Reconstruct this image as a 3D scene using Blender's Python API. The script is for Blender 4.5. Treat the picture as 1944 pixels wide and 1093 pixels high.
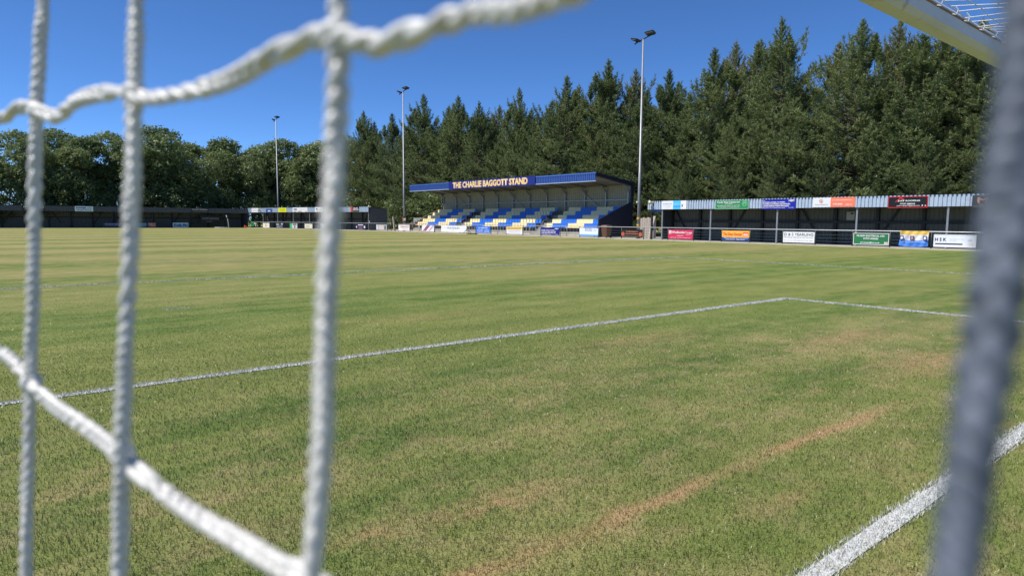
import bpy, math, random
import numpy as np
from mathutils import Matrix, Vector

# ------------------------------------------------------------------ camera, light, exposure
SC = bpy.context.scene
COL = SC.collection
for o in list(bpy.data.objects):
    bpy.data.objects.remove(o)

cam_d = bpy.data.cameras.new('camera')
cam = bpy.data.objects.new('camera', cam_d)
COL.objects.link(cam)
r_ = Vector((0.772, -0.636, 0.0071)).normalized()
w_ = Vector((0.6332, 0.7674, -0.1002)).normalized()
r_ = (r_ - w_ * r_.dot(w_)).normalized()
u_ = r_.cross(w_)
M4 = Matrix((r_, u_, -w_)).transposed().to_4x4()
M4.translation = (0, 0, 1.516)
cam.matrix_world = M4
cam_d.sensor_width = 36
cam_d.lens = 23.37
cam_d.clip_start = 0.005
cam_d.clip_end = 3000
cam_d.dof.use_dof = True
cam_d.dof.focus_distance = 14
cam_d.dof.aperture_fstop = 9.0
SC.camera = cam

SUN = Vector((-0.64, 0.27, 1.0)).normalized()
sun_el = math.asin(SUN.z)
sun_az = math.atan2(SUN.x, SUN.y)
world = bpy.data.worlds.new('World')
SC.world = world
world.use_nodes = True
wn = world.node_tree.nodes
sky = wn.new('ShaderNodeTexSky')
sky.sky_type = 'NISHITA'
sky.sun_disc = False
sky.sun_elevation = sun_el
sky.sun_rotation = sun_az
sky.altitude = 0
sky.air_density = 0.48
sky.dust_density = 0.0
sky.ozone_density = 10.0
wn['Background'].inputs['Strength'].default_value = 0.138
hsv = wn.new('ShaderNodeHueSaturation')
hsv.inputs['Saturation'].default_value = 1.06
world.node_tree.links.new(sky.outputs[0], hsv.inputs['Color'])
world.node_tree.links.new(hsv.outputs[0], wn['Background'].inputs['Color'])

sun_d = bpy.data.lights.new('sun', 'SUN')
sun_d.energy = 4.4
sun_d.angle = math.radians(0.53)
sun_d.color = (1.0, 0.95, 0.87)
sun = bpy.data.objects.new('sun', sun_d)
COL.objects.link(sun)
sun.rotation_euler = SUN.to_track_quat('Z', 'Y').to_euler()
sun.location = SUN * 200

vs = SC.view_settings
vs.view_transform = 'Standard'
vs.look = 'None'
vs.exposure = 0.38
vs.gamma = 1.0
vs.use_curve_mapping = False

random.seed(4)
RNG = np.random.default_rng(11)

# ------------------------------------------------------------------ helpers
def tag(o, label=None, cat=None, group=None, kind=None):
    if label: o['label'] = label
    if cat: o['category'] = cat
    if group: o['group'] = group
    if kind: o['kind'] = kind
    return o

def empty(name, loc=(0, 0, 0), rz=0.0):
    o = bpy.data.objects.new(name, None)
    o.empty_display_size = 0.2
    COL.objects.link(o)
    o.location = loc
    o.rotation_euler = (0, 0, rz)
    return o

def link(name, me, parent=None, loc=None, rz=None):
    o = bpy.data.objects.new(name, me)
    COL.objects.link(o)
    if parent is not None: o.parent = parent
    if loc is not None: o.location = loc
    if rz is not None: o.rotation_euler = (0, 0, rz)
    return o

class MB:
    def __init__(s):
        s.v = []; s.f = []
    def add(s, vs_, fs_):
        b = len(s.v)
        s.v += [tuple(p) for p in vs_]
        s.f += [tuple(i + b for i in f) for f in fs_]
        return s
    def box(s, x0, x1, y0, y1, z0, z1):
        return s.add([(x0,y0,z0),(x1,y0,z0),(x1,y1,z0),(x0,y1,z0),(x0,y0,z1),(x1,y0,z1),(x1,y1,z1),(x0,y1,z1)],
                     [(0,3,2,1),(4,5,6,7),(0,1,5,4),(1,2,6,5),(2,3,7,6),(3,0,4,7)])
    def bar(s, p, q, w, h=None, up=(0, 0, 1)):
        h = h or w
        p = Vector(p); q = Vector(q); d = (q - p).normalized()
        a = d.cross(Vector(up))
        if a.length < 1e-4: a = d.cross(Vector((1, 0, 0)))
        a.normalize(); b = a.cross(d)
        vs_ = []
        for c in (p, q):
            for i, j in ((-1,-1),(1,-1),(1,1),(-1,1)):
                vs_.append(c + a * (i * w / 2) + b * (j * h / 2))
        return s.add(vs_, [(0,1,2,3),(7,6,5,4),(0,4,5,1),(1,5,6,2),(2,6,7,3),(3,7,4,0)])
    def tube(s, pts, rad, n=8, caps=True):
        pts = [Vector(p) for p in pts]
        rs = rad if isinstance(rad, (list, tuple)) else [rad] * len(pts)
        vs_ = []; fs_ = []
        pa = None
        for i, p in enumerate(pts):
            d = (pts[min(i + 1, len(pts) - 1)] - pts[max(i - 1, 0)]).normalized()
            if pa is None:
                a = d.cross(Vector((0, 0, 1)))
                if a.length < 1e-3: a = d.cross(Vector((0, 1, 0)))
            else:
                a = pa - d * pa.dot(d)
            a.normalize(); pa = a; b = d.cross(a)
            for k in range(n):
                t = 2 * math.pi * k / n
                vs_.append(p + (a * math.cos(t) + b * math.sin(t)) * rs[i])
        for i in range(len(pts) - 1):
            for k in range(n):
                fs_.append((i*n+k, i*n+(k+1)%n, (i+1)*n+(k+1)%n, (i+1)*n+k))
        if caps:
            fs_.append(tuple(range(n))[::-1]); fs_.append(tuple(range((len(pts)-1)*n, len(pts)*n)))
        return s.add(vs_, fs_)
    def prism(s, poly, axis, a0, a1):
        # poly of 2-d points; axis 0: (y,z) swept in x ; 1: (x,z) in y ; 2: (x,y) in z
        def mk(p, a):
            return (a, p[0], p[1]) if axis == 0 else ((p[0], a, p[1]) if axis == 1 else (p[0], p[1], a))
        n = len(poly)
        vs_ = [mk(p, a0) for p in poly] + [mk(p, a1) for p in poly]
        fs_ = [tuple(range(n))[::-1], tuple(range(n, 2*n))] + [(i, (i+1)%n, n+(i+1)%n, n+i) for i in range(n)]
        return s.add(vs_, fs_)
    def mesh(s, name, mat=None, smooth=False):
        me = bpy.data.meshes.new(name)
        me.from_pydata(s.v, [], s.f)
        if mat: me.materials.append(mat)
        if smooth:
            me.polygons.foreach_set('use_smooth', [True] * len(me.polygons))
        me.update()
        return me
    def build(s, name, mat=None, parent=None, smooth=False, loc=None, rz=None):
        return link(name, s.mesh(name, mat, smooth), parent, loc, rz)

def np_mesh(name, verts, faces, mat):
    me = bpy.data.meshes.new(name)
    verts = np.asarray(verts, dtype=np.float32); faces = np.asarray(faces, dtype=np.int32)
    nv, nf, k = len(verts), len(faces), faces.shape[1]
    me.vertices.add(nv); me.vertices.foreach_set('co', verts.ravel())
    me.loops.add(nf * k); me.loops.foreach_set('vertex_index', faces.ravel())
    me.polygons.add(nf)
    me.polygons.foreach_set('loop_start', np.arange(0, nf * k, k, dtype=np.int32))
    me.polygons.foreach_set('loop_total', np.full(nf, k, dtype=np.int32))
    if mat: me.materials.append(mat)
    me.update(calc_edges=True)
    return me

# ------------------------------------------------------------------ materials
class NT:
    def __init__(s, nt): s.nt = nt
    def n(s, t, **kw):
        nd = s.nt.nodes.new('ShaderNode' + t)
        for k, v in kw.items():
            if k.startswith('_'): setattr(nd, k[1:], v)
        return nd
    def l(s, a, b): s.nt.links.new(a, b)
    def val(s, x, sock):
        if isinstance(x, (int, float)): sock.default_value = x
        elif isinstance(x, tuple): sock.default_value = x if len(x) == len(sock.default_value) else (*x, 1.0)
        else: s.l(x, sock)
    def math(s, op, a, b=0.0, c=None, clamp=False):
        nd = s.n('Math', _operation=op, _use_clamp=clamp)
        s.val(a, nd.inputs[0]); s.val(b, nd.inputs[1])
        if c is not None: s.val(c, nd.inputs[2])
        return nd.outputs[0]
    def noise(s, vec, scale, detail=3.0, rough=0.55, dist=0.0):
        nd = s.n('TexNoise')
        if vec is not None: s.l(vec, nd.inputs['Vector'])
        nd.inputs['Scale'].default_value = scale; nd.inputs['Detail'].default_value = detail
        nd.inputs['Roughness'].default_value = rough; nd.inputs['Distortion'].default_value = dist
        return nd.outputs['Fac']
    def mapping(s, vec, sc=(1, 1, 1), loc=(0, 0, 0)):
        nd = s.n('Mapping'); s.l(vec, nd.inputs[0])
        nd.inputs['Scale'].default_value = sc; nd.inputs['Location'].default_value = loc
        return nd.outputs[0]
    def mix(s, fac, a, b, mode='MIX'):
        nd = s.n('Mix', _data_type='RGBA', _blend_type=mode)
        s.val(fac, nd.inputs[0]); s.val(a, nd.inputs[6]); s.val(b, nd.inputs[7])
        return nd.outputs[2]
    def ramp(s, fac, lo, hi):
        nd = s.n('MapRange', _clamp=True); s.val(fac, nd.inputs[0])
        s.val(lo, nd.inputs[1]); s.val(hi, nd.inputs[2])
        return nd.outputs[0]

def new_mat(name):
    m = bpy.data.materials.new(name); m.use_nodes = True
    nt = NT(m.node_tree)
    return m, nt, m.node_tree.nodes['Principled BSDF']

_paint = {}
def paint(col, rough=0.5, metal=0.0, var=0.18, scale=3.0, bump=0.0, name='paint'):
    key = (tuple(round(c, 4) for c in col), rough, metal, var, scale, bump)
    if key in _paint: return _paint[key]
    m, nt, b = new_mat(name)
    tc = nt.n('TexCoord').outputs['Object']
    f1 = nt.noise(tc, scale, 4, 0.6); f2 = nt.noise(tc, scale * 9, 3, 0.6)
    f = nt.math('ADD', nt.math('MULTIPLY', f1, 0.7), nt.math('MULTIPLY', f2, 0.3))
    f = nt.ramp(f, 0.3, 0.7)
    lo = tuple(c * (1 - var) for c in col); hi = tuple(min(1, c * (1 + var * 0.6)) for c in col)
    nt.l(nt.mix(f, lo, hi), b.inputs['Base Color'])
    b.inputs['Metallic'].default_value = metal
    nt.l(nt.math('ADD', nt.math('MULTIPLY', f2, 0.2), rough - 0.1), b.inputs['Roughness'])
    if bump:
        bp = nt.n('Bump'); bp.inputs['Strength'].default_value = bump; bp.inputs['Distance'].default_value = 0.01
        nt.l(f2, bp.inputs['Height']); nt.l(bp.outputs[0], b.inputs['Normal'])
    _paint[key] = m
    return m

def srgb(r, g, b):
    f = lambda c: c / 12.92 if c <= 0.04045 else ((c + 0.055) / 1.055) ** 2.4
    return tuple(f(x / 255) for x in (r, g, b))

M = {}
M['steel'] = paint((0.30, 0.31, 0.33), 0.5, 0.45, name='galvanised_steel')
M['rail'] = paint((0.40, 0.41, 0.42), 0.4, 0.35, name='rail_steel')
M['dark_post'] = paint((0.03, 0.045, 0.04), 0.55, name='dark_green_post')
M['green_post'] = paint((0.02, 0.06, 0.035), 0.5, name='green_post')
M['dark_steel'] = paint((0.022, 0.024, 0.028), 0.6, name='dark_steel')
M['grey_blue'] = paint((0.40, 0.48, 0.60), 0.5, name='grey_blue_cladding')
M['dark_clad'] = paint((0.085, 0.095, 0.115), 0.55, name='dark_cladding')
M['back_clad'] = paint((0.13, 0.13, 0.11), 0.65, name='back_cladding')
M['stand_clad'] = paint((0.38, 0.36, 0.28), 0.65, name='stand_back_cladding')
M['soffit'] = paint((0.22, 0.215, 0.19), 0.65, name='soffit')
M['blue_clad'] = paint((0.038, 0.09, 0.33), 0.4, name='blue_cladding')
M['navy_clad'] = paint((0.012, 0.016, 0.045), 0.5, name='navy_cladding')
M['navy_board'] = paint((0.012, 0.02, 0.20), 0.4, name='navy_board')
M['concrete'] = paint((0.36, 0.345, 0.31), 0.9, var=0.25, scale=1.2, bump=0.3, name='concrete')
M['kerb'] = paint((0.52, 0.48, 0.37), 0.9, var=0.25, scale=1.5, bump=0.3, name='kerb_stone')
M['dirt'] = paint((0.38, 0.29, 0.15), 0.95, var=0.35, scale=2.0, bump=0.5, name='dry_dirt')
M['cream'] = paint((0.84, 0.72, 0.40), 0.35, var=0.08, name='cream_plastic')
M['seat_blue'] = paint((0.035, 0.17, 0.62), 0.35, var=0.08, name='blue_plastic')
M['timber'] = paint((0.30, 0.20, 0.12), 0.85, var=0.35, scale=6, bump=0.4, name='weathered_timber')
M['pale_timber'] = paint((0.42, 0.36, 0.30), 0.85, var=0.3, scale=6, bump=0.4, name='pale_timber')
M['brown_bin'] = paint((0.16, 0.075, 0.045), 0.5, name='brown_plastic')
M['bin_lid'] = paint((0.26, 0.16, 0.13), 0.45, name='brown_lid')
M['black'] = paint((0.015, 0.015, 0.016), 0.6, name='black_plastic')
M['white'] = paint((0.78, 0.78, 0.77), 0.5, var=0.06, name='white_paint')
M['yellow_band'] = paint((0.62, 0.42, 0.08), 0.5, name='yellow_band')
M['wire'] = paint((0.05, 0.075, 0.065), 0.5, name='green_wire')

def bark_mat():
    m, nt, b = new_mat('bark')
    tc = nt.n('TexCoord').outputs['Object']
    f = nt.noise(nt.mapping(tc, (3, 3, 0.6)), 4, 4)
    nt.l(nt.mix(f, (0.06, 0.045, 0.035), (0.20, 0.155, 0.12)), b.inputs['Base Color'])
    b.inputs['Roughness'].default_value = 0.95
    return m
M['bark'] = bark_mat()

def leaf_mat(name, dark, light, trans=0.25, nscale=0.5):
    m, nt, b = new_mat(name)
    nt.nt.nodes.remove(b)
    out = nt.nt.nodes['Material Output']
    tc = nt.n('TexCoord').outputs['Object']
    oi = nt.n('ObjectInfo').outputs['Random']
    f = nt.math('ADD', nt.math('MULTIPLY', nt.noise(tc, nscale, 3), 0.75), nt.math('MULTIPLY', nt.noise(tc, 7.0, 2), 0.25))
    f = nt.math('ADD', nt.ramp(f, 0.3, 0.7), nt.math('MULTIPLY', nt.math('SUBTRACT', oi, 0.5), 0.35), clamp=True)
    c = nt.mix(f, dark, light)
    d = nt.n('BsdfDiffuse'); nt.l(c, d.inputs[0])
    t = nt.n('BsdfTranslucent'); nt.l(nt.mix(0.5, c, (0.10, 0.13, 0.02)), t.inputs[0])
    g = nt.n('BsdfGlossy'); g.inputs['Roughness'].default_value = 0.45; g.inputs[0].default_value = (0.5, 0.5, 0.5, 1)
    a = nt.n('MixShader'); a.inputs[0].default_value = trans
    nt.l(d.outputs[0], a.inputs[1]); nt.l(t.outputs[0], a.inputs[2])
    a2 = nt.n('MixShader'); a2.inputs[0].default_value = 0.05
    nt.l(a.outputs[0], a2.inputs[1]); nt.l(g.outputs[0], a2.inputs[2])
    nt.l(a2.outputs[0], out.inputs[0])
    return m
M['pine'] = leaf_mat('pine_needles', (0.090, 0.142, 0.062), (0.285, 0.335, 0.130), 0.42)
M['pine_light'] = leaf_mat('larch_needles', (0.17, 0.19, 0.075), (0.36, 0.355, 0.15), 0.38)
M['leaf'] = leaf_mat('broad_leaves', (0.115, 0.170, 0.068), (0.310, 0.375, 0.150), 0.48)
M['leaf_light'] = leaf_mat('bright_leaves', (0.05, 0.075, 0.024), (0.14, 0.175, 0.055), 0.3)

def turf_colour(nt):
    """colour of the turf from its place on the ground: mowing bands, dry patches, the scuffed old line"""
    pos = nt.n('NewGeometry').outputs['Position']
    sp = nt.n('SeparateXYZ'); nt.l(pos, sp.inputs[0])
    X, Y = sp.outputs[0], sp.outputs[1]
    big = nt.noise(nt.mapping(pos, (0.10, 0.22, 0.0)), 1.0, 4, 0.6)
    mid = nt.noise(nt.mapping(pos, (0.7, 1.5, 0.0)), 1.0, 4, 0.62)
    fine = nt.noise(nt.mapping(pos, (7, 9, 0.0)), 1.0, 4, 0.7)
    hair = nt.noise(nt.mapping(pos, (90, 120, 0.0)), 1.0, 2, 0.6)
    band = nt.math('SINE', nt.math('ADD', nt.math('MULTIPLY', Y, 2 * math.pi / 7.2), nt.math('MULTIPLY', big, 2.0)))
    band = nt.ramp(band, -0.5, 0.5)
    far = nt.ramp(Y, 9.0, 45.0)
    mow = nt.ramp(nt.math('SINE', nt.math('ADD', nt.math('MULTIPLY', Y, 2 * math.pi / 1.15), nt.math('MULTIPLY', mid, 3.0))), -0.3, 0.6)
    g = nt.mix(nt.ramp(mid, 0.35, 0.65), (0.058, 0.128, 0.018), (0.138, 0.205, 0.038))
    g = nt.mix(nt.math('MULTIPLY', nt.ramp(fine, 0.45, 0.75), 0.5), g, (0.070, 0.105, 0.022))
    g = nt.mix(nt.math('MULTIPLY', band, nt.math('ADD', 0.20, nt.math('MULTIPLY', far, 0.45))), g, (0.34, 0.30, 0.10))
    g = nt.mix(nt.math('MULTIPLY', mow, 0.26), g, (0.25, 0.265, 0.075))
    dry = nt.math('ADD', nt.math('MULTIPLY', nt.ramp(big, 0.40, 0.62), 0.50), nt.math('MULTIPLY', nt.ramp(mid, 0.47, 0.66), 0.55))
    zone = nt.math('ADD', nt.math('SUBTRACT', 0.72, nt.math('MULTIPLY', nt.ramp(Y, 4.2, 6.5), 0.48)), nt.math('MULTIPLY', nt.ramp(Y, 11.0, 22.0), 0.55))
    small = nt.noise(nt.mapping(pos, (2.6, 3.4, 0.0), (3.1, 7.7, 0)), 1.0, 5, 0.68)
    dry = nt.math('ADD', nt.math('MULTIPLY', dry, 0.8), nt.math('MULTIPLY', nt.ramp(small, 0.47, 0.68), 0.62))
    dry = nt.math('MULTIPLY', dry, zone)
    g = nt.mix(nt.math('MULTIPLY', dry, nt.math('ADD', 0.75, nt.math('MULTIPLY', nt.ramp(fine, 0.3, 0.7), 0.35))), g, (0.36, 0.275, 0.145))
    # scuffed brown strip and worn patches in the goal mouth
    wob = nt.math('MULTIPLY', nt.math('SUBTRACT', nt.noise(nt.mapping(pos, (1.6, 1.6, 0)), 1.0, 4, 0.65), 0.5), 0.20)
    dy = nt.math('ABSOLUTE', nt.math('ADD', nt.math('SUBTRACT', Y, 2.18), wob))
    line = nt.math('SUBTRACT', 1.0, nt.ramp(dy, 0.01, 0.095))
    ends = nt.math('MULTIPLY', nt.ramp(X, 0.8, 1.3), nt.math('SUBTRACT', 1.0, nt.ramp(X, 5.3, 6.3)))
    brk = nt.ramp(nt.noise(nt.mapping(pos, (1.1, 1.1, 0)), 1.0, 3), 0.30, 0.50)
    brown = nt.math('MULTIPLY', nt.math('MULTIPLY', line, ends), brk)
    for (cx, cy, rx, ry, s) in ((2.15, 2.72, 0.55, 0.18, 0.75), (8.2, 2.65, 1.4, 0.5, 0.8), (8.9, 3.9, 1.5, 0.4, 0.7), (6.6, 5.5, 1.6, 0.35, 0.45),
                                (1.45, 2.8, 0.25, 0.15, 0.55), (3.4, 1.75, 0.5, 0.10, 0.4), (11.5, 11.2, 3.0, 0.6, 0.4), (5.5, 8.8, 2.0, 0.4, 0.3)):
        a = nt.math('DIVIDE', nt.math('SUBTRACT', X, cx), rx); b = nt.math('DIVIDE', nt.math('SUBTRACT', Y, cy), ry)
        d = nt.math('SQRT', nt.math('ADD', nt.math('MULTIPLY', a, a), nt.math('MULTIPLY', b, b)))
        d = nt.math('ADD', d, nt.math('MULTIPLY', wob, 5.0))
        p = nt.math('MULTIPLY', nt.math('SUBTRACT', 1.0, nt.ramp(d, 0.2, 1.1)), s)
        brown = nt.math('MAXIMUM', brown, nt.math('MULTIPLY', p, nt.ramp(fine, 0.3, 0.55)))
    g = nt.mix(nt.math('MULTIPLY', brown, 0.85), g, (0.42, 0.265, 0.145))
    g = nt.mix(nt.math('MULTIPLY', nt.ramp(hair, 0.48, 0.74), 0.38), g, (0.46, 0.44, 0.22))
    g = nt.mix(nt.math('MULTIPLY', nt.math('SUBTRACT', 1.0, nt.ramp(hair, 0.28, 0.45)), 0.55), g, (0.03, 0.05, 0.012))
    return g, hair, fine

def ground_mat():
    m, nt, b = new_mat('turf')
    g, hair, fine = turf_colour(nt)
    nt.l(g, b.inputs['Base Color'])
    b.inputs['Roughness'].default_value = 0.95
    b.inputs['Specular IOR Level'].default_value = 0.1
    bp = nt.n('Bump'); bp.inputs['Strength'].default_value = 0.6; bp.inputs['Distance'].default_value = 0.02
    nt.l(nt.math('ADD', hair, nt.math('MULTIPLY', fine, 2.0)), bp.inputs['Height']); nt.l(bp.outputs[0], b.inputs['Normal'])
    return m
M['turf'] = ground_mat()

def blade_mat():
    m, nt, b = new_mat('grass_blades')
    nt.nt.nodes.remove(b)
    out = nt.nt.nodes['Material Output']
    g, hair, fine = turf_colour(nt)
    g = nt.mix(1.0, g, (1.04, 1.08, 1.0, 1.0), 'MULTIPLY')
    d = nt.n('BsdfDiffuse'); nt.l(g, d.inputs[0])
    t = nt.n('BsdfTranslucent'); nt.l(g, t.inputs[0])
    gl = nt.n('BsdfGlossy'); gl.inputs['Roughness'].default_value = 0.4; gl.inputs[0].default_value = (0.7, 0.7, 0.7, 1)
    a = nt.n('MixShader'); a.inputs[0].default_value = 0.3
    nt.l(d.outputs[0], a.inputs[1]); nt.l(t.outputs[0], a.inputs[2])
    a2 = nt.n('MixShader'); a2.inputs[0].default_value = 0.06
    nt.l(a.outputs[0], a2.inputs[1]); nt.l(gl.outputs[0], a2.inputs[2])
    nt.l(a2.outputs[0], out.inputs[0])
    return m
M['blades'] = blade_mat()

def chalk_mat():
    m, nt, b = new_mat('line_paint_on_grass')
    pos = nt.n('NewGeometry').outputs['Position']
    f = nt.noise(nt.mapping(pos, (30, 30, 0)), 1.0, 4, 0.7)
    sp = nt.n('SeparateXYZ'); nt.l(pos, sp.inputs[0])
    wear = nt.ramp(sp.outputs[1], 5.0, 16.0)
    wx = nt.math('MAXIMUM', wear, nt.ramp(sp.outputs[0], 13.2, 20.0))
    big = nt.noise(nt.mapping(pos, (0.5, 0.5, 0)), 1.0, 3)
    lo = nt.math('ADD', 0.27, nt.math('MULTIPLY', wx, nt.math('MULTIPLY', big, 0.15)))
    c = nt.mix(nt.ramp(f, lo, nt.math('ADD', lo, 0.22)), (0.24, 0.26, 0.12), (0.56, 0.57, 0.56))
    nt.l(c, b.inputs['Base Color']); b.inputs['Roughness'].default_value = 0.9
    return m
M['chalk'] = chalk_mat()

# ------------------------------------------------------------------ text queue
_texts = []
def text(parent, s, cx, cz, w, h, y, mat, bold=0.02, name='lettering'):
    cu = bpy.data.curves.new('t', 'FONT')
    cu.body = s; cu.size = 1.0; cu.resolution_u = 2; cu.offset = bold
    o = bpy.data.objects.new('t', cu); COL.objects.link(o)
    _texts.append((o, parent, cx, cz, w, h, y, mat, name))

def flush_texts():
    bpy.context.view_layer.update()
    dg = bpy.context.evaluated_depsgraph_get()
    for (o, parent, cx, cz, w, h, y, mat, name) in _texts:
        me = bpy.data.meshes.new_from_object(o.evaluated_get(dg))
        n = len(me.vertices)
        if n:
            co = np.empty(n * 3, dtype=np.float32); me.vertices.foreach_get('co', co); co = co.reshape(-1, 3)
            lo, hi = co.min(0), co.max(0)
            p = np.empty_like(co)
            p[:, 0] = (co[:, 0] - (lo[0] + hi[0]) / 2) * (w / max(1e-6, hi[0] - lo[0])) + cx
            p[:, 1] = y
            p[:, 2] = (co[:, 1] - (lo[1] + hi[1]) / 2) * (h / max(1e-6, hi[1] - lo[1])) + cz
            me.vertices.foreach_set('co', p.ravel())
            me.materials.clear(); me.materials.append(mat); me.update()
            link(name, me, parent)
        cu = o.data
        bpy.data.objects.remove(o); bpy.data.curves.remove(cu)

# ------------------------------------------------------------------ ground, path, pitch lines
g = MB()
S_ = 900
g.add([(-S_, -S_, 0), (S_, -S_, 0), (S_, S_, 0), (-S_, S_, 0)], [(0, 1, 2, 3)])
tag(g.build('ground', M['turf']), kind='structure')

def strip(name, pts, mat, z, kind='structure'):
    m = MB()
    n = len(pts)
    m.add([(p[0], p[1], z) for p in pts], [tuple(range(n))])
    return tag(m.build(name, mat), kind=kind)

# spectator path behind the rail, dry dirt edge in front of it
def path_slab(name, poly, mat, z0, z1):
    return tag(MB().prism(poly, 2, z0, z1).build(name, mat), kind='structure')
path_slab('path', [(44.45, -12), (53.5, -12), (53.5, 86), (44.45, 80.5)], M['concrete'], -0.1, 0.03)
path_slab('path_far', [(44.45, 80.5), (53.5, 86), (48.5, 122), (38.2, 119.2)], M['concrete'], -0.1, 0.03)
path_slab('kerb', [(44.12, -12), (44.45, -12), (44.45, 80.5), (44.12, 80.5)], M['kerb'], -0.1, 0.05)
path_slab('kerb_far', [(44.12, 80.5), (44.45, 80.5), (38.2, 119.2), (37.9, 119.2)], M['kerb'], -0.1, 0.05)
# dry dirt along the rail before the stand
pts1 = [(44.28, 82)]; pts2 = []
for k in range(40):
    y = 79.5 - k * 1.0
    pts2.append((44.12 - (0.35 + 0.28 * random.random()), y))
strip('dirt_edge', [(44.12, 80)] + pts2 + [(44.12, 39.5)], M['dirt'], 0.008)

GY = 1.274
def blades(n_xy, width, height, rng, lean=0.9):
    """upright leaning triangles; returns verts, faces"""
    n = len(n_xy)
    az = rng.uniform(0, 2 * np.pi, n)
    ca, sa = np.cos(az), np.sin(az)
    h = height * rng.uniform(0.55, 1.2, n)
    w = width * rng.uniform(0.7, 1.3, n)
    ln = h * rng.uniform(0.2, lean, n); la = rng.uniform(0, 2 * np.pi, n)
    base = np.zeros((n, 3)); base[:, :2] = n_xy
    off = np.stack([ca * w / 2, sa * w / 2, np.zeros(n)], 1)
    tip = base + np.stack([np.cos(la) * ln, np.sin(la) * ln, h], 1)
    midp = base + np.stack([np.cos(la) * ln * 0.3, np.sin(la) * ln * 0.3, h * 0.6], 1)
    v = np.empty((n, 5, 3))
    v[:, 0] = base - off; v[:, 1] = base + off; v[:, 2] = midp + off * 0.8; v[:, 3] = midp - off * 0.8; v[:, 4] = tip
    i = np.arange(n)[:, None] * 5
    f = np.concatenate([i + np.array([[0, 1, 2]]), i + np.array([[0, 2, 3]]), i + np.array([[3, 2, 4]])], 0)
    return v.reshape(-1, 3), f
def tris(n_xy, width, height, rng, lean=1.0):
    n = len(n_xy)
    az = rng.uniform(0, 2 * np.pi, n)
    h = height * rng.uniform(0.5, 1.2, n); w = width * rng.uniform(0.7, 1.3, n)
    la = rng.uniform(0, 2 * np.pi, n); ln = h * rng.uniform(0.1, lean, n)
    base = np.zeros((n, 3)); base[:, :2] = n_xy
    off = np.stack([np.cos(az) * w / 2, np.sin(az) * w / 2, np.zeros(n)], 1)
    v = np.empty((n, 3, 3))
    v[:, 0] = base - off; v[:, 1] = base + off; v[:, 2] = base + np.stack([np.cos(la) * ln, np.sin(la) * ln, h], 1)
    return v.reshape(-1, 3), np.arange(n * 3).reshape(-1, 3)

def polar(n, r0, r1, pw, rng):
    """points round the goal with density falling as r^-pw"""
    u = rng.uniform(0, 1, n); e = 2 - pw
    r = (r0 ** e + u * (r1 ** e - r0 ** e)) ** (1 / e)
    a = math.radians(39.5) + rng.uniform(-1.0, 1.0, n)
    return np.stack([r * np.sin(a), r * np.cos(a)], 1), r
xy1, r1 = polar(310000, 1.4, 10.0, 1.3, RNG)
keep = RNG.uniform(0, 1, len(r1)) < np.clip((10.0 - r1) / 4.5, 0, 1)
xy1, r1 = xy1[keep], r1[keep]
xy2, r2 = polar(440000, 5.0, 22.0, 1.6, RNG)
keep = RNG.uniform(0, 1, len(r2)) < np.clip((22.0 - r2) / 15.0, 0, 1) * np.clip((r2 - 5.0) / 4.5, 0, 1)
xy2, r2 = xy2[keep], r2[keep]
LINES = []  # (x0,y0,x1,y1,width)
def near_line(xy, tol=0.0):
    k = np.zeros(len(xy), bool)
    for (x0, y0, x1, y1, w) in LINES:
        if abs(y1 - y0) < 1e-6: k |= (np.abs(xy[:, 1] - y0) < w / 2 + tol) & (xy[:, 0] > x0) & (xy[:, 0] < x1)
        else: k |= (np.abs(xy[:, 0] - x0) < w / 2 + tol) & (xy[:, 1] > y0) & (xy[:, 1] < y1)
    return k
X0 = -0.081
LINES = [(-30, GY, 41.6, GY, 0.105), (-5.6, GY + 5.45, X0 + 12.82, GY + 5.45, 0.10), (X0 + 12.77, GY, X0 + 12.77, GY + 5.45, 0.09),
         (-16, GY + 16.45, X0 + 23.82, GY + 16.45, 0.085), (X0 + 23.77, GY, X0 + 23.77, GY + 16.45, 0.045)]
LNAMES = ['goal_line', 'goal_area_front_line', 'goal_area_side_line', 'penalty_area_front_line', 'penalty_area_side_line']
k1 = ~near_line(xy1, -0.012); k2 = ~near_line(xy2, -0.012)
va, fa = blades(xy1[k1], (0.0028 + 0.00015 * r1[k1]), 0.024, RNG)
vb, fb = tris(xy2[k2], 0.0024 + 0.00035 * r2[k2], np.clip(0.026 - 0.0010 * r2[k2], 0.009, 0.024), RNG, 1.6)
gm = np_mesh('grass', np.concatenate([va, vb]), np.concatenate([fa, fb + len(va)]), M['blades'])
tag(link('grass', gm), 'short mown turf with sun-bleached patches covering the pitch', 'grass', kind='stuff')

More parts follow.
